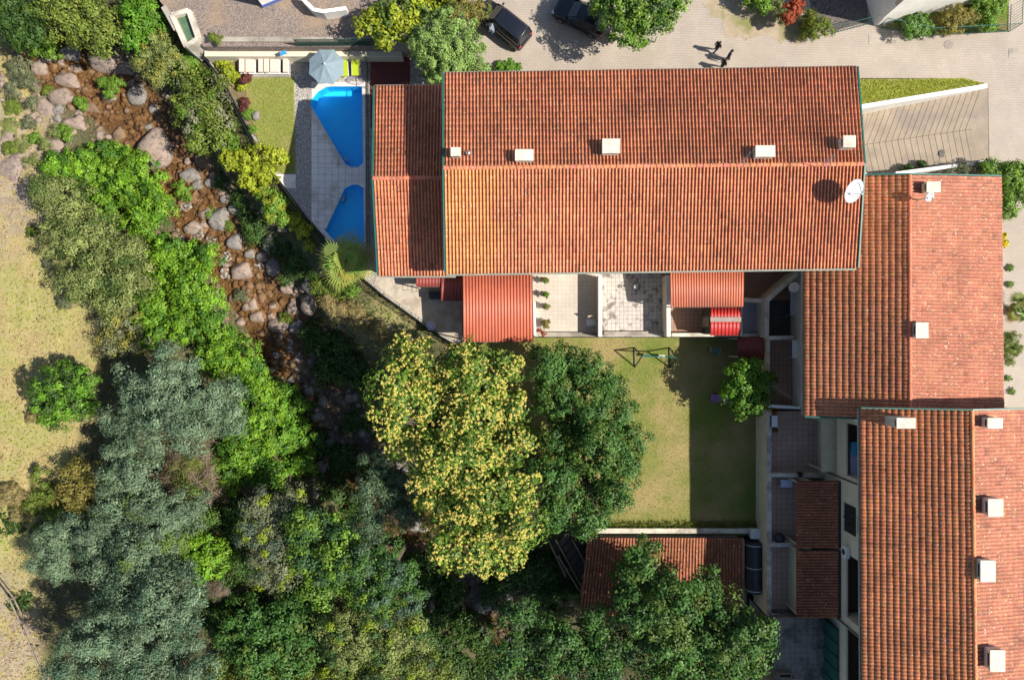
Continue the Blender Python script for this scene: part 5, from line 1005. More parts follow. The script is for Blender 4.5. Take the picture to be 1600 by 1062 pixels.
# grass blades along the lawn wall and on the lawn
def blades(name, n, poly_px, z, L, w, c1, c2, label, up=.6):
    P = np.array(pp(poly_px, z)); lo, hi = P.min(0), P.max(0); X = RNG.uniform(lo[0], hi[0], n * 3); Y = RNG.uniform(lo[1], hi[1], n * 3); ins = np.zeros(n * 3, bool); j = len(P) - 1
    for i in range(len(P)):
        k = ((P[i, 1] > Y) != (P[j, 1] > Y)) & (X < (P[j, 0] - P[i, 0]) * (Y - P[i, 1]) / (P[j, 1] - P[i, 1] + 1e-12) + P[i, 0]); ins ^= k; j = i
    X = X[ins][:n]; Y = Y[ins][:n]; k = len(X); Tt = np.stack([RNG.normal(0, 1, k), RNG.normal(0, 1, k), RNG.uniform(.3, 1.2, k) * up * 2], -1); Tt /= np.linalg.norm(Tt, axis=1)[:, None]
    Nn = RNG.normal(0, 1, (k, 3)) + [0, 0, .6]; Nn -= (Nn * Tt).sum(1, keepdims=True) * Tt; Nn /= np.linalg.norm(Nn, axis=1)[:, None]; Ls = L * RNG.uniform(.5, 1.3, k)
    mxx = RNG.random((k, 1)); c = np.array(c1) * mxx + np.array(c2) * (1 - mxx); C = np.stack([X, Y, np.full(k, z)], -1) + Tt * Ls[:, None] * .45
    return stuff(link(name, leaves_mesh(name, C, Nn, Ls, np.full(k, w), c, T=Tt), LEAF), label, 'grass')
blades('lawn_edge_grass', 1500, [(930, 815), (1186, 813), (1186, 826), (925, 826)], 0.02, .55, .05, (.14, .19, .03), (.20, .21, .05), 'long grass along the foot of the lawn wall', 1.0)
blades('lawn_blades', 30000, [(725, 530), (1186, 530), (1186, 826), (910, 826), (800, 650)], 0.0, .10, .028, (.17, .23, .04), (.29, .29, .08), 'short mown grass of the main lawn')
blades('verge_grass_blades', 5000, [(1342, 124), (1420, 124), (1505, 123), (1538, 131), (1345, 162)], ZY + .03, .16, .03, (.33, .38, .05), (.42, .42, .09), 'short bright grass on the triangular road verge')
blades('pool_lawn_blades', 9000, [(386, 123), (458, 122), (460.5, 270), (440, 270), (432, 266), (405, 221), (387, 160)], ZP + .02, .10, .025, (.23, .28, .05), (.33, .33, .10), 'short grass of the small pool lawn')
# rough herbs on the banks and field: one mass
n = 95000; X = RNG.uniform(-46, 14, n); Y = RNG.uniform(-30, 30, n); d_, s_, _ = polydist(X, Y, ST); f_, g_, _ = polydist(X, Y, FB)
k = (g_ < 0) & (d_ > 2.6); X, Y, d_, s_ = X[k], Y[k], d_[k], s_[k]; n = len(X); fld = X < np.interp(Y, zy, zx); C = np.stack([X, Y, terrain(X, Y) + .06], -1); Nn = RNG.normal(0, .5, (n, 3)) + [0, 0, 1.0]; Nn /= np.linalg.norm(Nn, axis=1)[:, None]
cc = np.where(fld[:, None], np.array([.38, .29, .13]), np.array([.10, .12, .03])) * (1 + RNG.normal(0, .2, (n, 1))); gr = vnoise(X, Y, .5, 3) > .25; cc[gr & fld] = cc[gr & fld] * [.72, 1.0, .5]
stuff(link('bank_herbs', leaves_mesh('bank_herbs', C, Nn, RNG.uniform(.12, .38, n), RNG.uniform(.03, .12, n), cc), LEAF), 'rough grass and herbs covering banks and dry field', 'grass')
# fan palms
def palm(label, px, py, z, rpx, n, zb, group=None, c=(.20, .25, .045)):
    ctr = W(px, py, z); t = thing('fan_palm', label, 'palm', (ctr.x, ctr.y, zb)); b = MB(); b.tube([(ctr.x, ctr.y, zb - .2), (ctr.x + .1, ctr.y, (zb + z) / 2), (ctr.x, ctr.y, z)], [.24, .2, .17], 10); obj('trunk', b, BARK, t, smooth=True)
    R = rpx * (H - z) / F
    for i in range(n):
        ang = i * 2.39996; el = 1.35 - 1.95 * (i / n) + random.uniform(-.25, .25); Ln = R * random.uniform(.34, .66); ang += random.uniform(-.35, .35); tip = Vector((math.cos(ang) * math.cos(el), math.sin(ang) * math.cos(el), math.sin(el))) * Ln
        fr = MB(); tip = tip * (.45 if el > .7 else .8); hub = ctr + tip; fr.tube([ctr, ctr + tip * .5 + Vector((0, 0, .05)), hub], [.025, .02, .015], 5); d = (Vector((math.cos(ang), math.sin(ang), 0)) * 1.0 + Vector((0, 0, math.sin(el) * .55 - .1))).normalized(); s = d.cross(Vector((0, 0, 1))).normalized(); u = s.cross(d); tw_ = random.uniform(-.7, .7); s, u = s * math.cos(tw_) + u * math.sin(tw_), u * math.cos(tw_) - s * math.sin(tw_); dr = random.uniform(.15, .5)
        for k in range(17):
            a = (k - 8) / 8 * 1.75; dd = d * math.cos(a) + s * math.sin(a) + u * .12; l = Ln * 1.15 * (1 - .25 * abs(a) / 1.75); e = hub + dd * l * .6; f = hub + dd * l * random.uniform(.85, 1.1) + Vector((0, 0, -dr * l)); sd = dd.cross(u).normalized() * .06
            fr.add([hub, e + sd, f, e - sd + u * .01], [(0, 1, 2, 3)])
        me = bpy.data.meshes.new('frond'); o0 = org(t); me.from_pydata([tuple(Vector(v) - o0) for v in fr.v], [], fr.f); me.update(); cv = [x * random.uniform(.7, 1.25) for x in (c if el > -.1 else (.24, .22, .06))]
        a_ = me.attributes.new('Col', 'FLOAT_COLOR', 'FACE'); a_.data.foreach_set('color', [*cv, 1.0] * len(me.polygons)); link('frond', me, LEAF, t)
palm('fan palm growing at the pool terrace corner by the wing', 543, 410, 4.6, 46, 44, -.6, c=(.24, .29, .06))
palm('small palm beside the paved path by the cross house', 1594, 482, 4.2, 26, 14, ZY, c=(.14, .20, .04))

# ------------------------------------------------------------------ pool furniture
def octa(r, z, n=8, ph=math.pi / 8): return [Vector((r * math.cos(2 * math.pi * k / n + ph), r * math.sin(2 * math.pi * k / n + ph), z)) for k in range(n)]
c = W(509, 103, ZP + 2.45); t = lthing('parasol', 'large pale blue-grey octagonal parasol beside the large pool', 'parasol', (c.x, c.y, ZP))
FAB = mk('parasol_fabric', (0.22, 0.30, 0.35), (0.20, 0.27, 0.32), 1, 0.85, 0.1); R_ = 1.45
rim = octa(R_, 2.25); apex = Vector((0, 0, 2.85))
for k in range(8):
    a, bb = rim[k], rim[(k + 1) % 8]; m = (a + bb) / 2; m = m * .965; m.z = 2.28; b = MB(); e = Vector((0, 0, -.012)); i0 = apex * 1.0; h1 = (apex + a) / 2 + Vector((0, 0, .0)); h2 = (apex + bb) / 2; hm = (h1 + h2) / 2 - Vector((0, 0, .03))
    vs = [i0, h1, hm, h2, a, m, bb]; n_ = len(vs); b.add(vs + [v + e for v in vs], [(0, 1, 2), (0, 2, 3), (1, 4, 5, 2), (2, 5, 6, 3), (9, 8, 7), (10, 9, 7), (9, 12, 11, 8), (10, 13, 12, 9), (4, 11, 12, 5), (5, 12, 13, 6)])
    obj('canopy_panel', b, FAB, t); obj('rib', MB().tube([apex - Vector((0, 0, .03)), a - Vector((0, 0, .03))], .014, 5), WHITEP, t)
    obj('strut', MB().tube([(0, 0, 1.9), (apex + a) / 2 - Vector((0, 0, .05))], .012, 5), WHITEP, t)
obj('pole', MB().tube([(0, 0, .05), (0, 0, 2.85)], .03, 8), WHITEP, t); obj('finial', MB().lathe([(.0, 2.8), (.07, 2.86), (.06, 2.92), (.02, 3.0)], n=10), WHITEP, t); obj('base', MB().lathe([(.32, 0), (.32, .06), (.08, .1), (.05, .3)], n=16), CONC, t)
LIMEF = mk('lime_fabric', (0.40, 0.50, 0.015), (0.35, 0.45, 0.012), 2, 0.7, 0.1)
def lounger(px, py, rz, label):
    p = W(px, py, ZP + .35); t = lthing('sun_lounger', label, 'sun lounger', (p.x, p.y, ZP), rz)
    b = MB(); prof = [(-.92, .30), (-.3, .33), (.3, .34), (.42, .36), (.92, .62)]; w = .31
    vs = [(s * w, y, z) for y, z in prof for s in (-1, 1)] + [(s * w, y, z - .04) for y, z in prof for s in (-1, 1)]; n = len(prof)
    fs = [(2 * i, 2 * i + 1, 2 * i + 3, 2 * i + 2) for i in range(n - 1)] + [(2 * n + 2 * i + 2, 2 * n + 2 * i + 3, 2 * n + 2 * i + 1, 2 * n + 2 * i) for i in range(n - 1)] + [(2 * i, 2 * i + 2, 2 * n + 2 * i + 2, 2 * n + 2 * i) for i in range(n - 1)] + [(2 * i + 1, 2 * n + 2 * i + 1, 2 * n + 2 * i + 3, 2 * i + 3) for i in range(n - 1)] + [(0, 2 * n, 2 * n + 1, 1), (2 * n - 2, 2 * n - 1, 4 * n - 1, 4 * n - 2)]
    obj('sling', b.add(vs, fs), LIMEF, t, bevel=.01)
    for s in (-1, 1):
        obj('side_rail', MB().tube([(s * .33, y, z - .02) for y, z in prof], .018, 6), WHITEP, t)
        for y in (-.7, .55): obj('leg', MB().tube([(s * .31, y, 0), (s * .31, y, .33)], .018, 6), WHITEP, t)
lounger(537, 101, 0.06, 'lime green sun lounger half under the parasol'); lounger(555.5, 100, 0.02, 'lime green sun lounger standing clear of the parasol')
lounger(490, 97, -0.05, 'lime green sun lounger mostly hidden behind the parasol')
CUSH = mk('beige_cushion', (0.66, 0.55, 0.47), (0.60, 0.50, 0.43), 2, 0.85, 0.1)
def sunbed(px0, label):
    a = W(px0, 100, ZP + .5); s = (H - ZP - .5) / F; t = lthing('sunbed', label, 'sunbed', (a.x, a.y, ZP)); 
    obj('base', MB().box(0, 37 * s, -.72, .72, .12, .30), WHITEP, t, bevel=.01)
    for x0, x1 in ((0, 7.5), (30, 37)): obj('arm', MB().box(x0 * s, x1 * s, -.68, .70, .30, .62), CUSH, t, bevel=.03)
    obj('seat_cushion', MB().box(9 * s, 24 * s, -.66, .70, .305, .52), CUSH, t, bevel=.05)
    obj('back_panel', MB().box(.05, 36 * s, .70, .80, .2, .8), WHITEP, t, bevel=.01)
    obj('side_tray', MB().box(25 * s, 29.5 * s, -.66, .66, .305, .34), DARKM, t)
    for x in (.1, 36 * s - .1):
        for y in (-.6, .6): obj('leg', MB().box(x - .04, x + .04, y - .04, y + .04, 0, .12), WHITEP, t)
sunbed(374, 'white cushioned sunbed beside the wine-red shrub'); sunbed(412.5, 'white cushioned sunbed beside the dark green bin')
tag(obj('stone_step', MB().box(W(392, 0, ZP).x, W(452, 0, ZP).x, W(0, 121, ZP).y, W(0, 114, ZP).y, ZP - .05, ZP + .07), CONC, bevel=.02), 'pale stone kerb between the sunbeds and pool lawn', 'kerb')
p = W(464, 93, ZP); t = thing('bin', 'dark green square bin beside the sunbeds', 'bin', p); obj('body', MB().obox(p + Vector((0, 0, .4)), (.42, .42, .8)), GREENM, t, bevel=.03); obj('lid', MB().obox(p + Vector((0, 0, .83)), (.46, .46, .06)), GREENM, t, bevel=.02)
for px, lab in ((471, 'round white tub next to the green bin'), (478, 'round white tub close to the parasol')):
    p = W(px, 93, ZP); t = thing('tub', lab, 'tub', p); obj('shell', MB().lathe([(.16, 0), (.20, .4), (.2, .42)], p, 16), WHITEP, t); obj('lid', MB().lathe([(.205, .42), (.19, .46), (.03, .47), (.03, .5)], p, 16), WHITEP, t)
a, bb = W(458, 88, 1.3), W(445, 83, 2.6); t = thing('pool_net', 'blue pool skimmer net leaning on the retaining wall', 'pool net', a); obj('handle', MB().tube([a, bb], .016, 6), STEEL, t)
cc = bb + Vector((-.1, -.05, .1)); b = MB(); b.obox(cc, (.5, .28, .03), .45, .5); obj('net', b, mk('blue_net', (0.02, 0.25, 0.6), (0.02, 0.2, 0.5), 4), t)
def ladder(px, py, ang, label):
    p = W(px, py, ZP); t = lthing('pool_ladder', label, 'ladder', p, ang)
    for s in (-.24, .24): obj('handrail', MB().tube([(-.55, s, 0), (-.52, s, .45), (-.4, s, .72), (-.1, s, .75), (.12, s, .5), (.16, s, -.1), (.16, s, -1.0)], .02, 8), STEEL, t, smooth=True)
    for z in (-.3, -.6, -.9): obj('step', MB().box(.12, .22, -.24, .24, z, z + .03), STEEL, t)
ladder(536, 248, .55, 'steel pool ladder in the narrow end of the large pool'); ladder(532, 308, -.42, 'steel pool ladder on the slanted side of the small pool')
p = W(401, 182, ZP); o = bpy.data.objects.new('boulder', RM['granite_grey'][1]); COL.objects.link(o); o.location = p + Vector((0, 0, .12)); o.scale = (.33, .42, .28); tag(o, 'grey stone lying on the small pool lawn', 'stone')
p = W(574, 118, ZP); tag(obj('garden_hose', MB().tube([(W(555 + 14 * math.cos(k * .5), 128 + 5 * math.sin(k * .5) - k * .15, ZP + .03 + k * .002)) for k in range(26)], .015, 6), mk('blue_hose', (0.10, 0.12, 0.35), (0.08, 0.1, 0.3), 3)), 'blue garden hose lying below the lime loungers', 'hose')
# patio
p = W(674, 509, ZP); t = thing('laundry_basket', 'white and blue basket on the shaded patio', 'basket', p); obj('rim', MB().lathe([(.28, 0), (.33, .28), (.35, .3), (.3, .3), (.25, .05)], p, 16), WHITEP, t); o = obj('cloth', MB().lathe([(.28, .18), (.2, .3), (.08, .33), (.01, .34)], p, 9), mk('lilac_cloth', (0.35, 0.38, 0.7), (0.6, 0.62, 0.8), 6), t)
p = W(679, 461, ZP + 1); t = thing('garden_cabinet', 'black cabinet under the dark red patio roofs', 'cabinet', (p.x, p.y, ZP)); s = .0515
obj('body', MB().obox((p.x, p.y, ZP + .5), (18 * s, 11 * s, 1.0)), DARKM, t, bevel=.02); obj('door_seam', MB().obox((p.x, p.y - 5.5 * s - .005, ZP + .5), (.02, .02, .9)), STEEL, t)
p = W(655, 452, ZP); t = thing('drying_rack', 'thin metal drying rack at the patio edge', 'rack', p)
for y in (-.25, .25): obj('frame', MB().tube([p + Vector((-.5, y, 0)), p + Vector((-.5, y, .9)), p + Vector((.3, y, .9)), p + Vector((.3, y, 0))], .012, 5), DARKM, t)
for x in (-.5, -.1, .3): obj('bar', MB().tube([p + Vector((x, -.25, .9)), p + Vector((x, .25, .9))], .01, 5), DARKM, t)
# potted plants on the pale terrace
POT = mk('terracotta', (0.42, 0.24, 0.14), (0.36, 0.2, 0.12), 3)
for px, py, r, sp_, lab in ((852, 438, 5, 'mid', 'potted shrub on the pale terrace closest to the house wall'), (853, 460, 5, 'bright', 'potted green shrub, second along the pale terrace wall'), (854, 479, 5, 'olive', 'potted olive shrub, third along the pale terrace wall'), (853, 506, 7, 'gold', 'potted golden-brown bush on the pale terrace')):
    p = W(px, py, ZT); t = plant('potted_plant', lab, 'potted plant', [(px, py, r)], sp_, ZT + .85, base=ZT, trunk=True); obj('pot', MB().lathe([(.13, 0), (.2, .3), (.22, .32), (.18, .32), (.17, .28)], p, 14), POT, t)
plant('potted_plant', 'flat rust-brown dry plant in the pale terrace corner', 'plant', [(843, 519, 5), (849, 522, 4)], 'redleaf', ZT + .5, base=ZT, trunk=False)
p = W(922, 503, ZT); t = lthing('garden_chair', 'beige garden chair with cushion on the pale terrace', 'chair', p, .1); BG = mk('beige_plastic', (0.62, 0.55, 0.44), (0.56, 0.5, 0.4), 3)
obj('seat', MB().box(-.28, .28, -.3, .25, .38, .46), WHITEP, t, bevel=.02); obj('backrest', MB().obox((0, .36, .75), (.5, .06, .65), 0, -.35), BG, t, bevel=.02)
for x in (-.25, .25):
    obj('armrest', MB().box(x - .04 + (.06 if x > 0 else -.06), x + .04 + (.06 if x > 0 else -.06), -.28, .2, .58, .62), WHITEP, t)
    for y in (-.26, .22): obj('leg', MB().box(x - .025, x + .025, y - .025, y + .025, 0, .38), WHITEP, t)
p = W(991, 449, ZT); t = lthing('whirligig', 'round dark metal plant stand on the stained terrace', 'stand', p)
b = MB(); b.tube([(.33 * math.cos(k * math.pi / 10), .33 * math.sin(k * math.pi / 10), .75) for k in range(21)], .02, 6); obj('ring', b, DARKM, t)
for k in range(4): a = k * math.pi / 2 + .3; obj('spoke', MB().tube([(0, 0, .75), (.33 * math.cos(a), .33 * math.sin(a), .75)], .018, 5), DARKM, t); obj('leg', MB().tube([(.1 * math.cos(a), .1 * math.sin(a), .74), (.25 * math.cos(a), .25 * math.sin(a), 0)], .015, 5), DARKM, t)
obj('plate', MB().lathe([(.16, .755), (.16, .77)], n=14), GREYP, t)
# lawn: swing frame, little trampoline table, purple slide
t = thing('swing_set', 'green metal swing frame with seesaw seats on the lawn', 'swing', W(1016, 558, 0)); A, B = W(1003, 556, 2.0), W(1056, 558, 2.0)
obj('top_bar', MB().tube([A, B], .05, 8), GREENM, t)
for q, ex in ((A, ((991, 543), (992, 573))), (B, ((1046, 543), (1047, 574)))):
    for fx, fy in ex: obj('leg', MB().tube([q, W(fx, fy, 0)], .055, 8), DARKM, t)
    obj('ground_bar', MB().tube([W(*ex[0], .06), W(*ex[1], .06)], .045, 8), DARKM, t)
for s in (.25, .7):
    q = A + (B - A) * s
    for d in (-.25, .25): e = q + (B - A).normalized() * d; obj('chain', MB().tube([e, Vector((e.x, e.y, .5))], .008, 4), STEEL, t)
    obj('seat', MB().obox((q.x, q.y, .48), (.55, .2, .04)), GREENM if s < .5 else WHITEP, t)
p = W(1115, 548, 0); t = lthing('play_table', 'small dark green play table with orange edges on the shaded lawn', 'table', p, -.18); OR = mk('orange_plastic', (0.62, 0.30, 0.03), (0.55, 0.27, 0.03), 3, 0.5)
obj('top', MB().box(-.36, .36, -.25, .25, .40, .44), mk('teal_plastic', (0.02, 0.13, 0.10), (0.03, 0.16, 0.12), 8, 0.5), t)
for s in (-1, 1): obj('edge', MB().box(s * .40 - .04, s * .40 + .04, -.27, .27, .38, .47), OR, t, bevel=.02); [obj('leg', MB().box(s * .36 - .03, s * .36 + .03, y - .03, y + .03, 0, .38), OR, t) for y in (-.2, .2)]
p = W(1126, 622, 0); t = lthing('toy_slide', 'purple toy slide lying under the small round garden tree', 'slide', p, -.03); PU = mk('purple_plastic', (0.30, 0.13, 0.34), (0.26, 0.11, 0.3), 2, 0.45)
obj('chute', MB().add([(x, y, z) for x, z in ((-.85, .12), (-.4, .2), (.3, .6), (.9, .95)) for y in (-.24, .24)] + [(x, y, z - .05) for x, z in ((-.85, .12), (-.4, .2), (.3, .6), (.9, .95)) for y in (-.24, .24)], [(0, 1, 3, 2), (2, 3, 5, 4), (4, 5, 7, 6), (10, 11, 9, 8), (12, 13, 11, 10), (14, 15, 13, 12), (0, 2, 10, 8), (2, 4, 12, 10), (4, 6, 14, 12), (1, 9, 11, 3), (3, 11, 13, 5), (5, 13, 15, 7), (0, 8, 9, 1), (6, 7, 15, 14)]), PU, t)
for y in (-.27, .27): obj('side', MB().tube([(-.88, y, .2), (-.4, y, .3), (.3, y, .7), (.92, y, 1.06)], .05, 8), PU, t)
for y in (-.22, .22): obj('leg', MB().tube([(.85, y, .9), (1.2, y, 0)], .03, 6), PU, t)
# dishes and antennas
def dish(label, px, py, z, w, h, tilt_dir, zb, brk=True, mat=GREYP, deep=.16):
    c = W(px, py, z); R_ = w * (H - z) / F; t = thing('satellite_dish', label, 'dish', (c.x, c.y, zb)); nrm = Vector(tilt_dir).normalized(); q = nrm.to_track_quat('Z', 'Y'); b = MB(); rings = 5; n = 28; vs = []
    for k in range(rings + 1):
        r = R_ * k / rings + .001; vs += [c + q @ Vector((r * math.cos(2 * math.pi * j / n), r * math.sin(2 * math.pi * j / n), deep * R_ * (k / rings) ** 2)) for j in range(n)]
    b.add(vs, [(k * n + j, k * n + (j + 1) % n, (k + 1) * n + (j + 1) % n, (k + 1) * n + j) for k in range(rings) for j in range(n)]); o = obj('reflector', b, mat, t, smooth=True); sm = o.modifiers.new('s', 'SOLIDIFY'); sm.thickness = .025
    f = c + nrm * R_ * .95
    for j in (0, 1, 2): obj('feed_arm', MB().tube([c + q @ Vector((R_ * .75 * math.cos(j * 2.1 + .5), R_ * .75 * math.sin(j * 2.1 + .5), .1)), f], .012 + .004 * R_, 5), DARKM if R_ > .5 else GREYP, t)
    obj('feed_horn', MB().obox(f, (.1, .1, .12)), GREYP, t); obj('mast', MB().tube([(c.x, c.y, zb), (c.x, c.y, c.z - .02)], .045, 8), GREYP, t)
dish('large white satellite dish on the row house gable end', 1332, 298, 14.0, 19, 14, (.42, -.46, .8), 12.2)
dish('small satellite dish below a chimney of the cross house', 1452, 307, 9.9, 8, 6, (.3, -.5, .8), 8.6, mat=GREYP)
dish('small satellite dish on the cross house side wall', 1241, 449, 6.0, 8, 6, (-.5, .2, .8), 5.2, mat=GREYP)
def antenna(label, px, py, z, ang, L, zb, n=7, el=.5):
    c = W(px, py, z); t = thing('antenna', label, 'antenna', (c.x, c.y, zb)); d = Vector((math.cos(ang), math.sin(ang), 0)); s = Vector((-d.y, d.x, 0)); obj('mast', MB().tube([(c.x, c.y, zb), c], .02, 6), STEEL, t); obj('boom', MB().tube([c - d * L / 2, c + d * L / 2], .015, 5), STEEL, t)
    for k in range(n): p = c - d * L / 2 + d * L * (k + .3) / n; obj('element', MB().tube([p - s * el * (1 - .5 * k / n) / 2, p + s * el * (1 - .5 * k / n) / 2], .008, 4), STEEL, t)
antenna('yagi antenna beside a row house chimney near the ridge', 1167, 246, 14.8, 1.0, .9, 12.9); antenna('comb antenna on the row house ridge near the big dish', 1297, 250, 15.0, .9, .8, 13.0, 8, .6)
antenna('long yagi antenna over the brown cross house terrace', 1222, 612, 5.2, -.6, 1.9, 2.0, 9, .7)
p = W(732, 239, 13.4); t = thing('flue', 'round steel flue cap beside the westernmost chimney', 'flue', p - Vector((0, 0, .8))); obj('pipe', MB().lathe([(.09, -.8), (.09, -.1)], p, 12), STEEL, t); obj('cowl', MB().lathe([(.15, -.1), (.17, 0), (.1, .1), (.02, .14)], p, 12), STEEL, t)
p = W(1341, 658, 9.2); t = thing('vent_cap', 'round white vent cap at the tall house eave', 'vent', p - Vector((0, 0, .4))); obj('pipe', MB().lathe([(.07, -.4), (.07, 0)], p, 10), WHITEP, t); obj('ball', MB().lathe([(.02, -.05), (.15, .02), (.19, .14), (.14, .26), (.02, .31)], p, 14), WHITEP, t, smooth=True)
# terraces at the right
def ac(label, p, axis=1):
    t = lthing('air_conditioner', label, 'air conditioner', p); obj('casing', MB().box(-.16, .16, -.42, .42, 0, .6), WHITEP, t, bevel=.02); obj('grille', MB().tube([(-.165, 0, .3), (-.175, 0, .3)], .22, 16), DARKM, t); obj('bracket', MB().box(-.1, .2, -.3, .3, -.05, 0), STEEL, t)
ac('outdoor air conditioner on the brown cross house terrace', W(1246, 622, 2.0)); p = W(1326, 861, 6.6); ac('outdoor air conditioner hung on the tall house wall', Vector((XW - .2, p.y, 6.4)))
LIL = mk('lilac_cloth2', (0.55, 0.56, 0.72), (0.5, 0.51, 0.68), 3)
def table(label, px, py, z, w, d, top, zb, rz=0):
    p = W(px, py, zb + z); t = lthing('table', label, 'table', (p.x, p.y, zb), rz); obj('top', MB().box(-w / 2, w / 2, -d / 2, d / 2, z - .04, z), top, t, bevel=.01)
    for x in (-1, 1):
        for y in (-1, 1): obj('leg', MB().box(x * (w / 2 - .05) - .03, x * (w / 2 - .05) + .03, y * (d / 2 - .05) - .03, y * (d / 2 - .05) + .03, 0, z - .04), GREYP, t)
table('small white table at the rose terrace corner', 1209, 658, .75, .6, .9, WHITEP, ZQ); table('lilac-topped table on the terrace above the barbecue', 1229, 755, .75, .9, .6, LIL, ZQ)
table('long grey worktop along the dark tiled yard', 1241, 473, .9, .6, 2.0, GREYP, ZT); table('white worktop along the brown terrace house wall', 1244, 545, .9, .6, 1.4, WHITEP, 2.0)
for px, py, sp_, lab in ((1209, 645, 'redleaf', 'red-leaved pot plant above the small white table'), (1211, 672, 'gold', 'yellowish pot plant below the small white table'), (1250, 740, 'wine', 'small dark pot plant on the terrace divider wall')):
    zz = ZQ if py < 700 else 3.0; p = W(px, py, zz); t = plant('potted_plant', lab, 'potted plant', [(px, py, 4)], sp_, zz + .6, base=zz, trunk=False); obj('pot', MB().lathe([(.12, 0), (.17, .26), (.14, .26)], p, 12), POT, t)
p = W(1212, 836, ZQ); t = thing('barbecue', 'black kettle barbecue in the shaded terrace corner', 'barbecue', p); obj('bowl', MB().lathe([(.05, .45), (.28, .55), (.40, .75), (.41, .8)], p, 18), bl, t, smooth=True); obj('lid', MB().lathe([(.42, .8), (.38, .95), (.22, 1.06), (.02, 1.1)], p, 18), bl, t, smooth=True)
for k in range(3): obj('leg', MB().tube([p + Vector((.2 * math.cos(k * 2.1), .2 * math.sin(k * 2.1), .6)), p + Vector((.35 * math.cos(k * 2.1), .35 * math.sin(k * 2.1), 0))], .015, 5), STEEL, t)
p = W(1182, 833, .7); t = thing('junction_box', 'white rust-spotted metal box on the lawn wall end', 'box', p - Vector((0, 0, .3))); obj('casing', MB().obox(p - Vector((0, 0, .1)), (1.0, .75, .5)), mk('rusty_white', (0.74, 0.73, 0.74), (0.6, 0.58, 0.58), 4, 0.6, 0.1, c3=(0.3, 0.18, 0.12)), t, bevel=.02); obj('lid', MB().obox(p + Vector((0, 0, .17)), (1.04, .79, .04)), WHITEP, t)
p = W(1327, 722, 6.1); t = lthing('daybed', 'lilac daybed with pale blue blanket in the house loggia', 'daybed', (XW + .85, p.y, 5.63)); obj('mattress', MB().box(-.4, .4, -1.5, .9, .3, .5), LIL, t, bevel=.04); obj('blanket', MB().box(-.38, .38, .5, 1.5, .32, .62), mk('sky_blanket', (0.10, 0.42, 0.62), (0.08, 0.36, 0.55), 3), t, bevel=.12)
obj('frame', MB().box(-.42, .42, -1.5, 1.5, .15, .3), WOOD, t); [obj('leg', MB().box(x - .03, x + .03, y - .03, y + .03, 0, .15), WOOD, t) for x in (-.36, .36) for y in (-1.4, 1.4)]
p = W(1226, 1050, 3.4); t = thing('planter_box', 'long concrete block planter in the old stained yard', 'planter', p); s = .052
for k in range(2):
    q = p + Vector((-.15 + .35 * k, -.45 * k, 0))
    for x0, x1, y0, y1 in ((-.5, .5, -.2, -.14), (-.5, .5, .14, .2), (-.5, -.44, -.135, .135), (.44, .5, -.135, .135)): obj('side', MB().box(q.x + x0, q.x + x1, q.y + y0, q.y + y1, 3.4, 3.95), CONC, t)
t = thing('green_screen', 'dark green panel screen against the tall house wall below the loggias', 'screen', (23.95, wy(1030), 3.4))
y0, y1 = wy(1095, 4), wy(970, 4)
for k in range(6):
    a, bb = y0 + (y1 - y0) * k / 6, y0 + (y1 - y0) * (k + .93) / 6; obj('panel', MB().box(24.05, 24.12, a, bb, 3.45, 5.4), GREENM, t); obj('post', MB().box(24.02, 24.15, bb + .005, bb + .09, 3.4, 5.5), DARKM, t)
for py in (747, 972): p = wy(py, 6); obj('downpipe', MB().tube([(XW - .09, p, 1.9), (XW - .09, p, 9.2)], .05, 8), DARKM, low)
# stair and timber edging in the ravine corner
t = thing('timber_steps', 'dark timber steps descending beside the tiled shed', 'steps', W(900, 880, -1.5))
for k in range(9):
    p = W(885 + k * 5.5, 838 + k * 10, -.4 - k * .22); obj('tread', MB().obox(p, (1.7, .42, .08), .95), DWOOD, t)
for o_ in (-14, 12): obj('stringer', MB().beam(W(882 + o_, 842, -.3), W(930 + o_, 930, -2.4), .1, .25), WOOD, t)
for a, bb, lab in (((856, 842), (884, 900), 'weathered timber rail nearest the chestnut in the ravine corner'), ((872, 868), (905, 922), 'weathered timber rail between chestnut and timber steps')):
    A, B = W(*a, -.6), W(*bb, -1.6); t = thing('timber_rail', lab, 'rail', (A.x, A.y, -3)); obj('rail', MB().tube([A, B], .06, 6), WOOD, t)
    for s in (.1, .5, .9): q = A + (B - A) * s; obj('post', MB().tube([Vector((q.x, q.y, -4.5)), q], .05, 6), WOOD, t)

# ------------------------------------------------------------------ cars
PAINT = mk('black_car_paint', (0.010, 0.012, 0.020), (0.014, 0.016, 0.026), 1, 0.18, 0.0, spec=0.6); RUB = mk('rubber', (0.02, 0.02, 0.02), (0.03, 0.03, 0.03), 4, 0.8); LAMP = mk('lamp_glass', (0.55, 0.57, 0.6), (0.5, 0.52, 0.55), 2, 0.15, 0); TAIL = mk('tail_lamp', (0.30, 0.01, 0.01), (0.25, 0.01, 0.01), 2, 0.2, 0)
def loft(secs, half):     # secs: (x, zb, zt, w_bottom, w_top); rounded cross sections
    b = MB(); n = 10
    for x, zb, zt, wb, wt in secs:
        pr = [(-wb * .9, zb), (-wb, zb + .12), (-wb, zb + (zt - zb) * .55), (-wt, zt - .08), (-wt * .86, zt), (wt * .86, zt), (wt, zt - .08), (wb, zb + (zt - zb) * .55), (wb, zb + .12), (wb * .9, zb)]
        b.v += [(x, y, z) for y, z in pr]
    m = len(secs); b.f += [(i * n + k, i * n + (k + 1) % n, (i + 1) * n + (k + 1) % n, (i + 1) * n + k) for i in range(m - 1) for k in range(n)] + [tuple(range(n)), tuple((m - 1) * n + k for k in range(n - 1, -1, -1))]
    return b
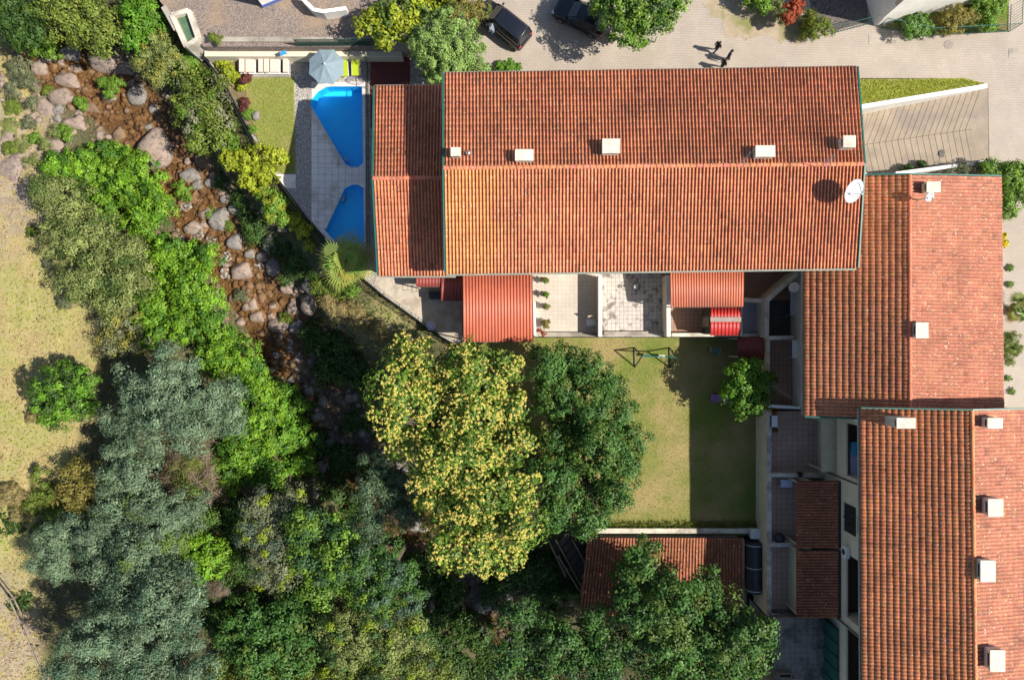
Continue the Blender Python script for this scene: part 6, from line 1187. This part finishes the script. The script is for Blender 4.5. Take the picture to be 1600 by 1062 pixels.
def car(label, p, rz, van):
    t = lthing('parked_car', label, 'car', p, rz); L = 4.5 if van else 4.3; h = 1.72 if van else 1.48; w = .9
    body = [(-L / 2, .45, .80, w * .80, w * .72), (-L / 2 + .12, .28, .95, w * .95, w * .88), (-L / 2 + .5, .22, 1.0, w, w * .94), (0, .2, 1.0, w, w * .95), (L / 2 - 1.2, .22, .98, w, w * .94), (L / 2 - .45, .25, .86, w * .97, w * .88), (L / 2 - .1, .3, .74, w * .88, w * .78), (L / 2, .4, .66, w * .72, w * .62)]
    bd = obj('body', loft(body, 0), PAINT, t, smooth=True, bevel=.02)
    x0 = -L / 2 + (.12 if van else .35); x1 = L / 2 - (1.05 if van else 1.25); cab = [(x0, .9, 1.0, w * .9, w * .86), (x0 + (.22 if van else .6), .9, h - .05, w * .9, w * .70), (x0 + .7, .9, h, w * .92, w * .72), (x1 - 1.0, .9, h - .01, w * .92, w * .72), (x1 - .75, .9, h - .06, w * .92, w * .72), (x1, .9, .97, w * .9, w * .86)]
    obj('cabin', loft(cab, 0), PAINT, t, smooth=True, bevel=.015)
    def glass(nm, vs): obj(nm, MB().add(vs + [(a[0], a[1], a[2] - .01) for a in vs], [(0, 1, 2, 3), (7, 6, 5, 4), (0, 4, 5, 1), (1, 5, 6, 2), (2, 6, 7, 3), (3, 7, 4, 0)]), GLASS, t)
    glass('windscreen', [(x1 + .02, -w * .74, 1.02), (x1 + .02, w * .74, 1.02), (x1 - .70, w * .60, h - .03), (x1 - .70, -w * .60, h - .03)])
    glass('rear_window', [(x0 - .02, -w * .72, 1.06), (x0 - .02, w * .72, 1.06), (x0 + (.18 if van else .52), w * .6, h - .06), (x0 + (.18 if van else .52), -w * .6, h - .06)])
    for s in (-1, 1):
        for xa, xb in ((x0 + .35, x0 + 1.25), (x0 + 1.3, x1 - .75)): glass('side_window', [(xa, s * (w * .915), 1.08), (xb, s * (w * .915), 1.08), (xb - .05, s * (w * .775), h - .16), (xa + .05, s * (w * .775), h - .16)])
        obj('mirror', MB().obox((x1 - .35, s * (w + .12), 1.05), (.14, .2, .14)), PAINT, t, bevel=.03); obj('headlight', MB().obox((L / 2 - .16, s * w * .66, .68), (.26, .34, .12), -s * .35), LAMP, t, bevel=.03); obj('tail_light', MB().obox((-L / 2 + .09, s * w * .74, .85), (.1, .26, .2)), TAIL, t, bevel=.02)
        obj('roof_rail', MB().tube([(x0 + .5, s * w * .68, h + .02), (x1 - 1.0, s * w * .68, h + .02)], .018, 6), DARKM, t)
        for x in (-L / 2 + .85, L / 2 - .85):
            wl = obj('wheel', MB().tube([(x, s * (w - .20), .32), (x, s * (w + .005), .32)], .32, 20), RUB, t); obj('rim', MB().tube([(x, s * (w - .02), .32), (x, s * (w + .012), .32)], .2, 14), STEEL, wl)
    obj('number_plate', MB().obox((-L / 2 + .03, 0, .6), (.05, .5, .11)), WHITEP, t)
    return t
p = W(787, 38, ZY + .6); car('black parked van with blue-tinted roof beside the pale conifer', (p.x, p.y, ZY), -.68 + math.pi, True)
p = W(907, 26, ZY + .6); car('black parked car half hidden under the street tree', (p.x, p.y, ZY), math.pi - .45, False)

# ------------------------------------------------------------------ people
def person(label, p, heading, top, trousers, hair, stride=.22, bend=0.0, armsw=.25):
    J = {}; E = []; Rr = {}
    def j(n, co, r, par=None):
        J[n] = len(J); Rr[n] = (Vector(co), r)
        if par: E.append((J[par], J[n]))
    j('pelvis', (0, 0, .95), .145); f = bend; j('waist', (f * .15, 0, 1.10), .135, 'pelvis'); j('chest', (f * .45, 0, 1.32), .155, 'waist'); j('neck', (f * .7, 0, 1.48 - f * .1), .062, 'chest'); j('head', (f * .85 + .015, 0, 1.60 - f * .15), .098, 'neck'); j('crown', (f * .95, 0, 1.70 - f * .2), .085, 'head')
    for s, sg in (('l', 1), ('r', -1)):
        k = stride * sg
        j('hip' + s, (0, .1 * sg, .90), .10, 'pelvis'); j('knee' + s, (k * .55 + .04, .1 * sg, .50), .068, 'hip' + s); j('ankle' + s, (k - (.06 if k < 0 else 0), .1 * sg, .09), .045, 'knee' + s); j('toe' + s, (k + .16, .11 * sg, .04), .036, 'ankle' + s)
        a = -armsw * sg; cz = 1.42 - f * .1
        j('sh' + s, (f * .55, .19 * sg, cz), .068, 'chest'); j('el' + s, (f * .6 + a * .45, .24 * sg, cz - .29), .045, 'sh' + s); j('wr' + s, (f * .9 + a + .06, .23 * sg, cz - .53), .03, 'el' + s); j('pa' + s, (f * .95 + a + .08, .225 * sg, cz - .61), .03, 'wr' + s)
        for q in range(4): j('f%d%s' % (q, s), (f * .95 + a + .075 + .018 * (q - 1.5), .222 * sg, cz - .685), .0085, 'pa' + s); j('g%d%s' % (q, s), (f * .95 + a + .085 + .018 * (q - 1.5), .205 * sg, cz - .725 + .006 * abs(q - 1)), .008, 'f%d%s' % (q, s))
        j('th' + s, (f * .95 + a + .125, .215 * sg, cz - .645), .009, 'wr' + s)
    me = bpy.data.meshes.new('person'); names = list(J); me.from_pydata([Rr[n][0] for n in names], E, []); me.update()
    o = bpy.data.objects.new('tmp', me); COL.objects.link(o); sk = o.modifiers.new('skin', 'SKIN'); 
    if not me.skin_vertices: 
        bpy.context.view_layer.objects.active = o
    for i, n in enumerate(names): me.skin_vertices[0].data[i].radius = (Rr[n][1] * 1.18, Rr[n][1] * 1.18); me.skin_vertices[0].data[i].use_root = (n == 'pelvis')
    sb = o.modifiers.new('sub', 'SUBSURF'); sb.levels = 1; sb.render_levels = 1
    dg = bpy.context.evaluated_depsgraph_get(); nm = bpy.data.meshes.new_from_object(o.evaluated_get(dg)); bpy.data.objects.remove(o)
    t = lthing('person', label, 'person', p, heading)
    nm.materials.clear()
    for m in (trousers, top, SKIN, hair, RUB): nm.materials.append(m)
    hc = Rr['head'][0]
    for pl in nm.polygons:
        c = pl.center; hd = (Vector(c) - hc).length < .17 and c.z > 1.40 - bend * .3
        wrist = any((Vector(c) - Rr['pa' + s][0]).length < .13 for s in 'lr')
        pl.material_index = 4 if c.z < .085 else 2 if wrist else (3 if hd and (c.z > hc.z + .05 or c.x < hc.x - .02) else 2) if hd else 0 if c.z < .98 else 1; pl.use_smooth = True
    link('body', nm, None, t); h = hc
    for s in (-1, 1): obj('eye', MB().lathe([(.002, -.012), (.012, 0), (.002, .012)], h + Vector((.093, .034 * s, .02)), 8), RUB, t); obj('ear', MB().obox(h + Vector((0, .1 * s, 0)), (.04, .02, .06)), SKIN, t, bevel=.008)
    obj('nose', MB().obox(h + Vector((.105, 0, -.01)), (.03, .025, .04)), SKIN, t, bevel=.008); obj('mouth', MB().obox(h + Vector((.092, 0, -.055)), (.015, .045, .012)), mk('lips', (.4, .16, .13), (.36, .14, .12), 5), t)
SKIN = mk('skin', (0.50, 0.31, 0.22), (0.46, 0.28, 0.2), 4, 0.55, 0.05); HAIR = mk('dark_hair', (0.02, 0.015, 0.012), (0.035, 0.025, 0.02), 8, 0.6); BLKC = mk('black_cloth', (0.018, 0.018, 0.022), (0.028, 0.028, 0.032), 5, 0.9); NAVY = mk('navy_cloth', (0.03, 0.04, 0.08), (0.04, 0.05, 0.1), 5, 0.9); JEAN = mk('denim', (0.10, 0.16, 0.30), (0.13, 0.2, 0.35), 6, 0.9); PALE = mk('pale_cloth', (0.20, 0.24, 0.32), (0.17, 0.2, 0.28), 5, 0.9)
for px, py, hd, a, bb, st, lab in ((1121, 73, .6, BLKC, NAVY, .12, 'person in black walking furthest from the row house roof, arm out'), (1140, 86, -.5, NAVY, BLKC, .12, 'person in navy top and black trousers walking between two others'), (1130, 100, .4, BLKC, BLKC, .12, 'person dressed all in black walking close to the row house eaves')):
    p = W(px, py, ZY + .9); person(lab, (p.x, p.y, ZY), hd, a, bb, HAIR, st, armsw=.12)
p = W(771, 49, ZY + .8); person('person in pale top and jeans leaning at the open van', (p.x, p.y, ZY), 2.6, PALE, JEAN, HAIR, .1, .35, .1)
print('leaf tris', TRI[0], 'objects', len(bpy.data.objects))
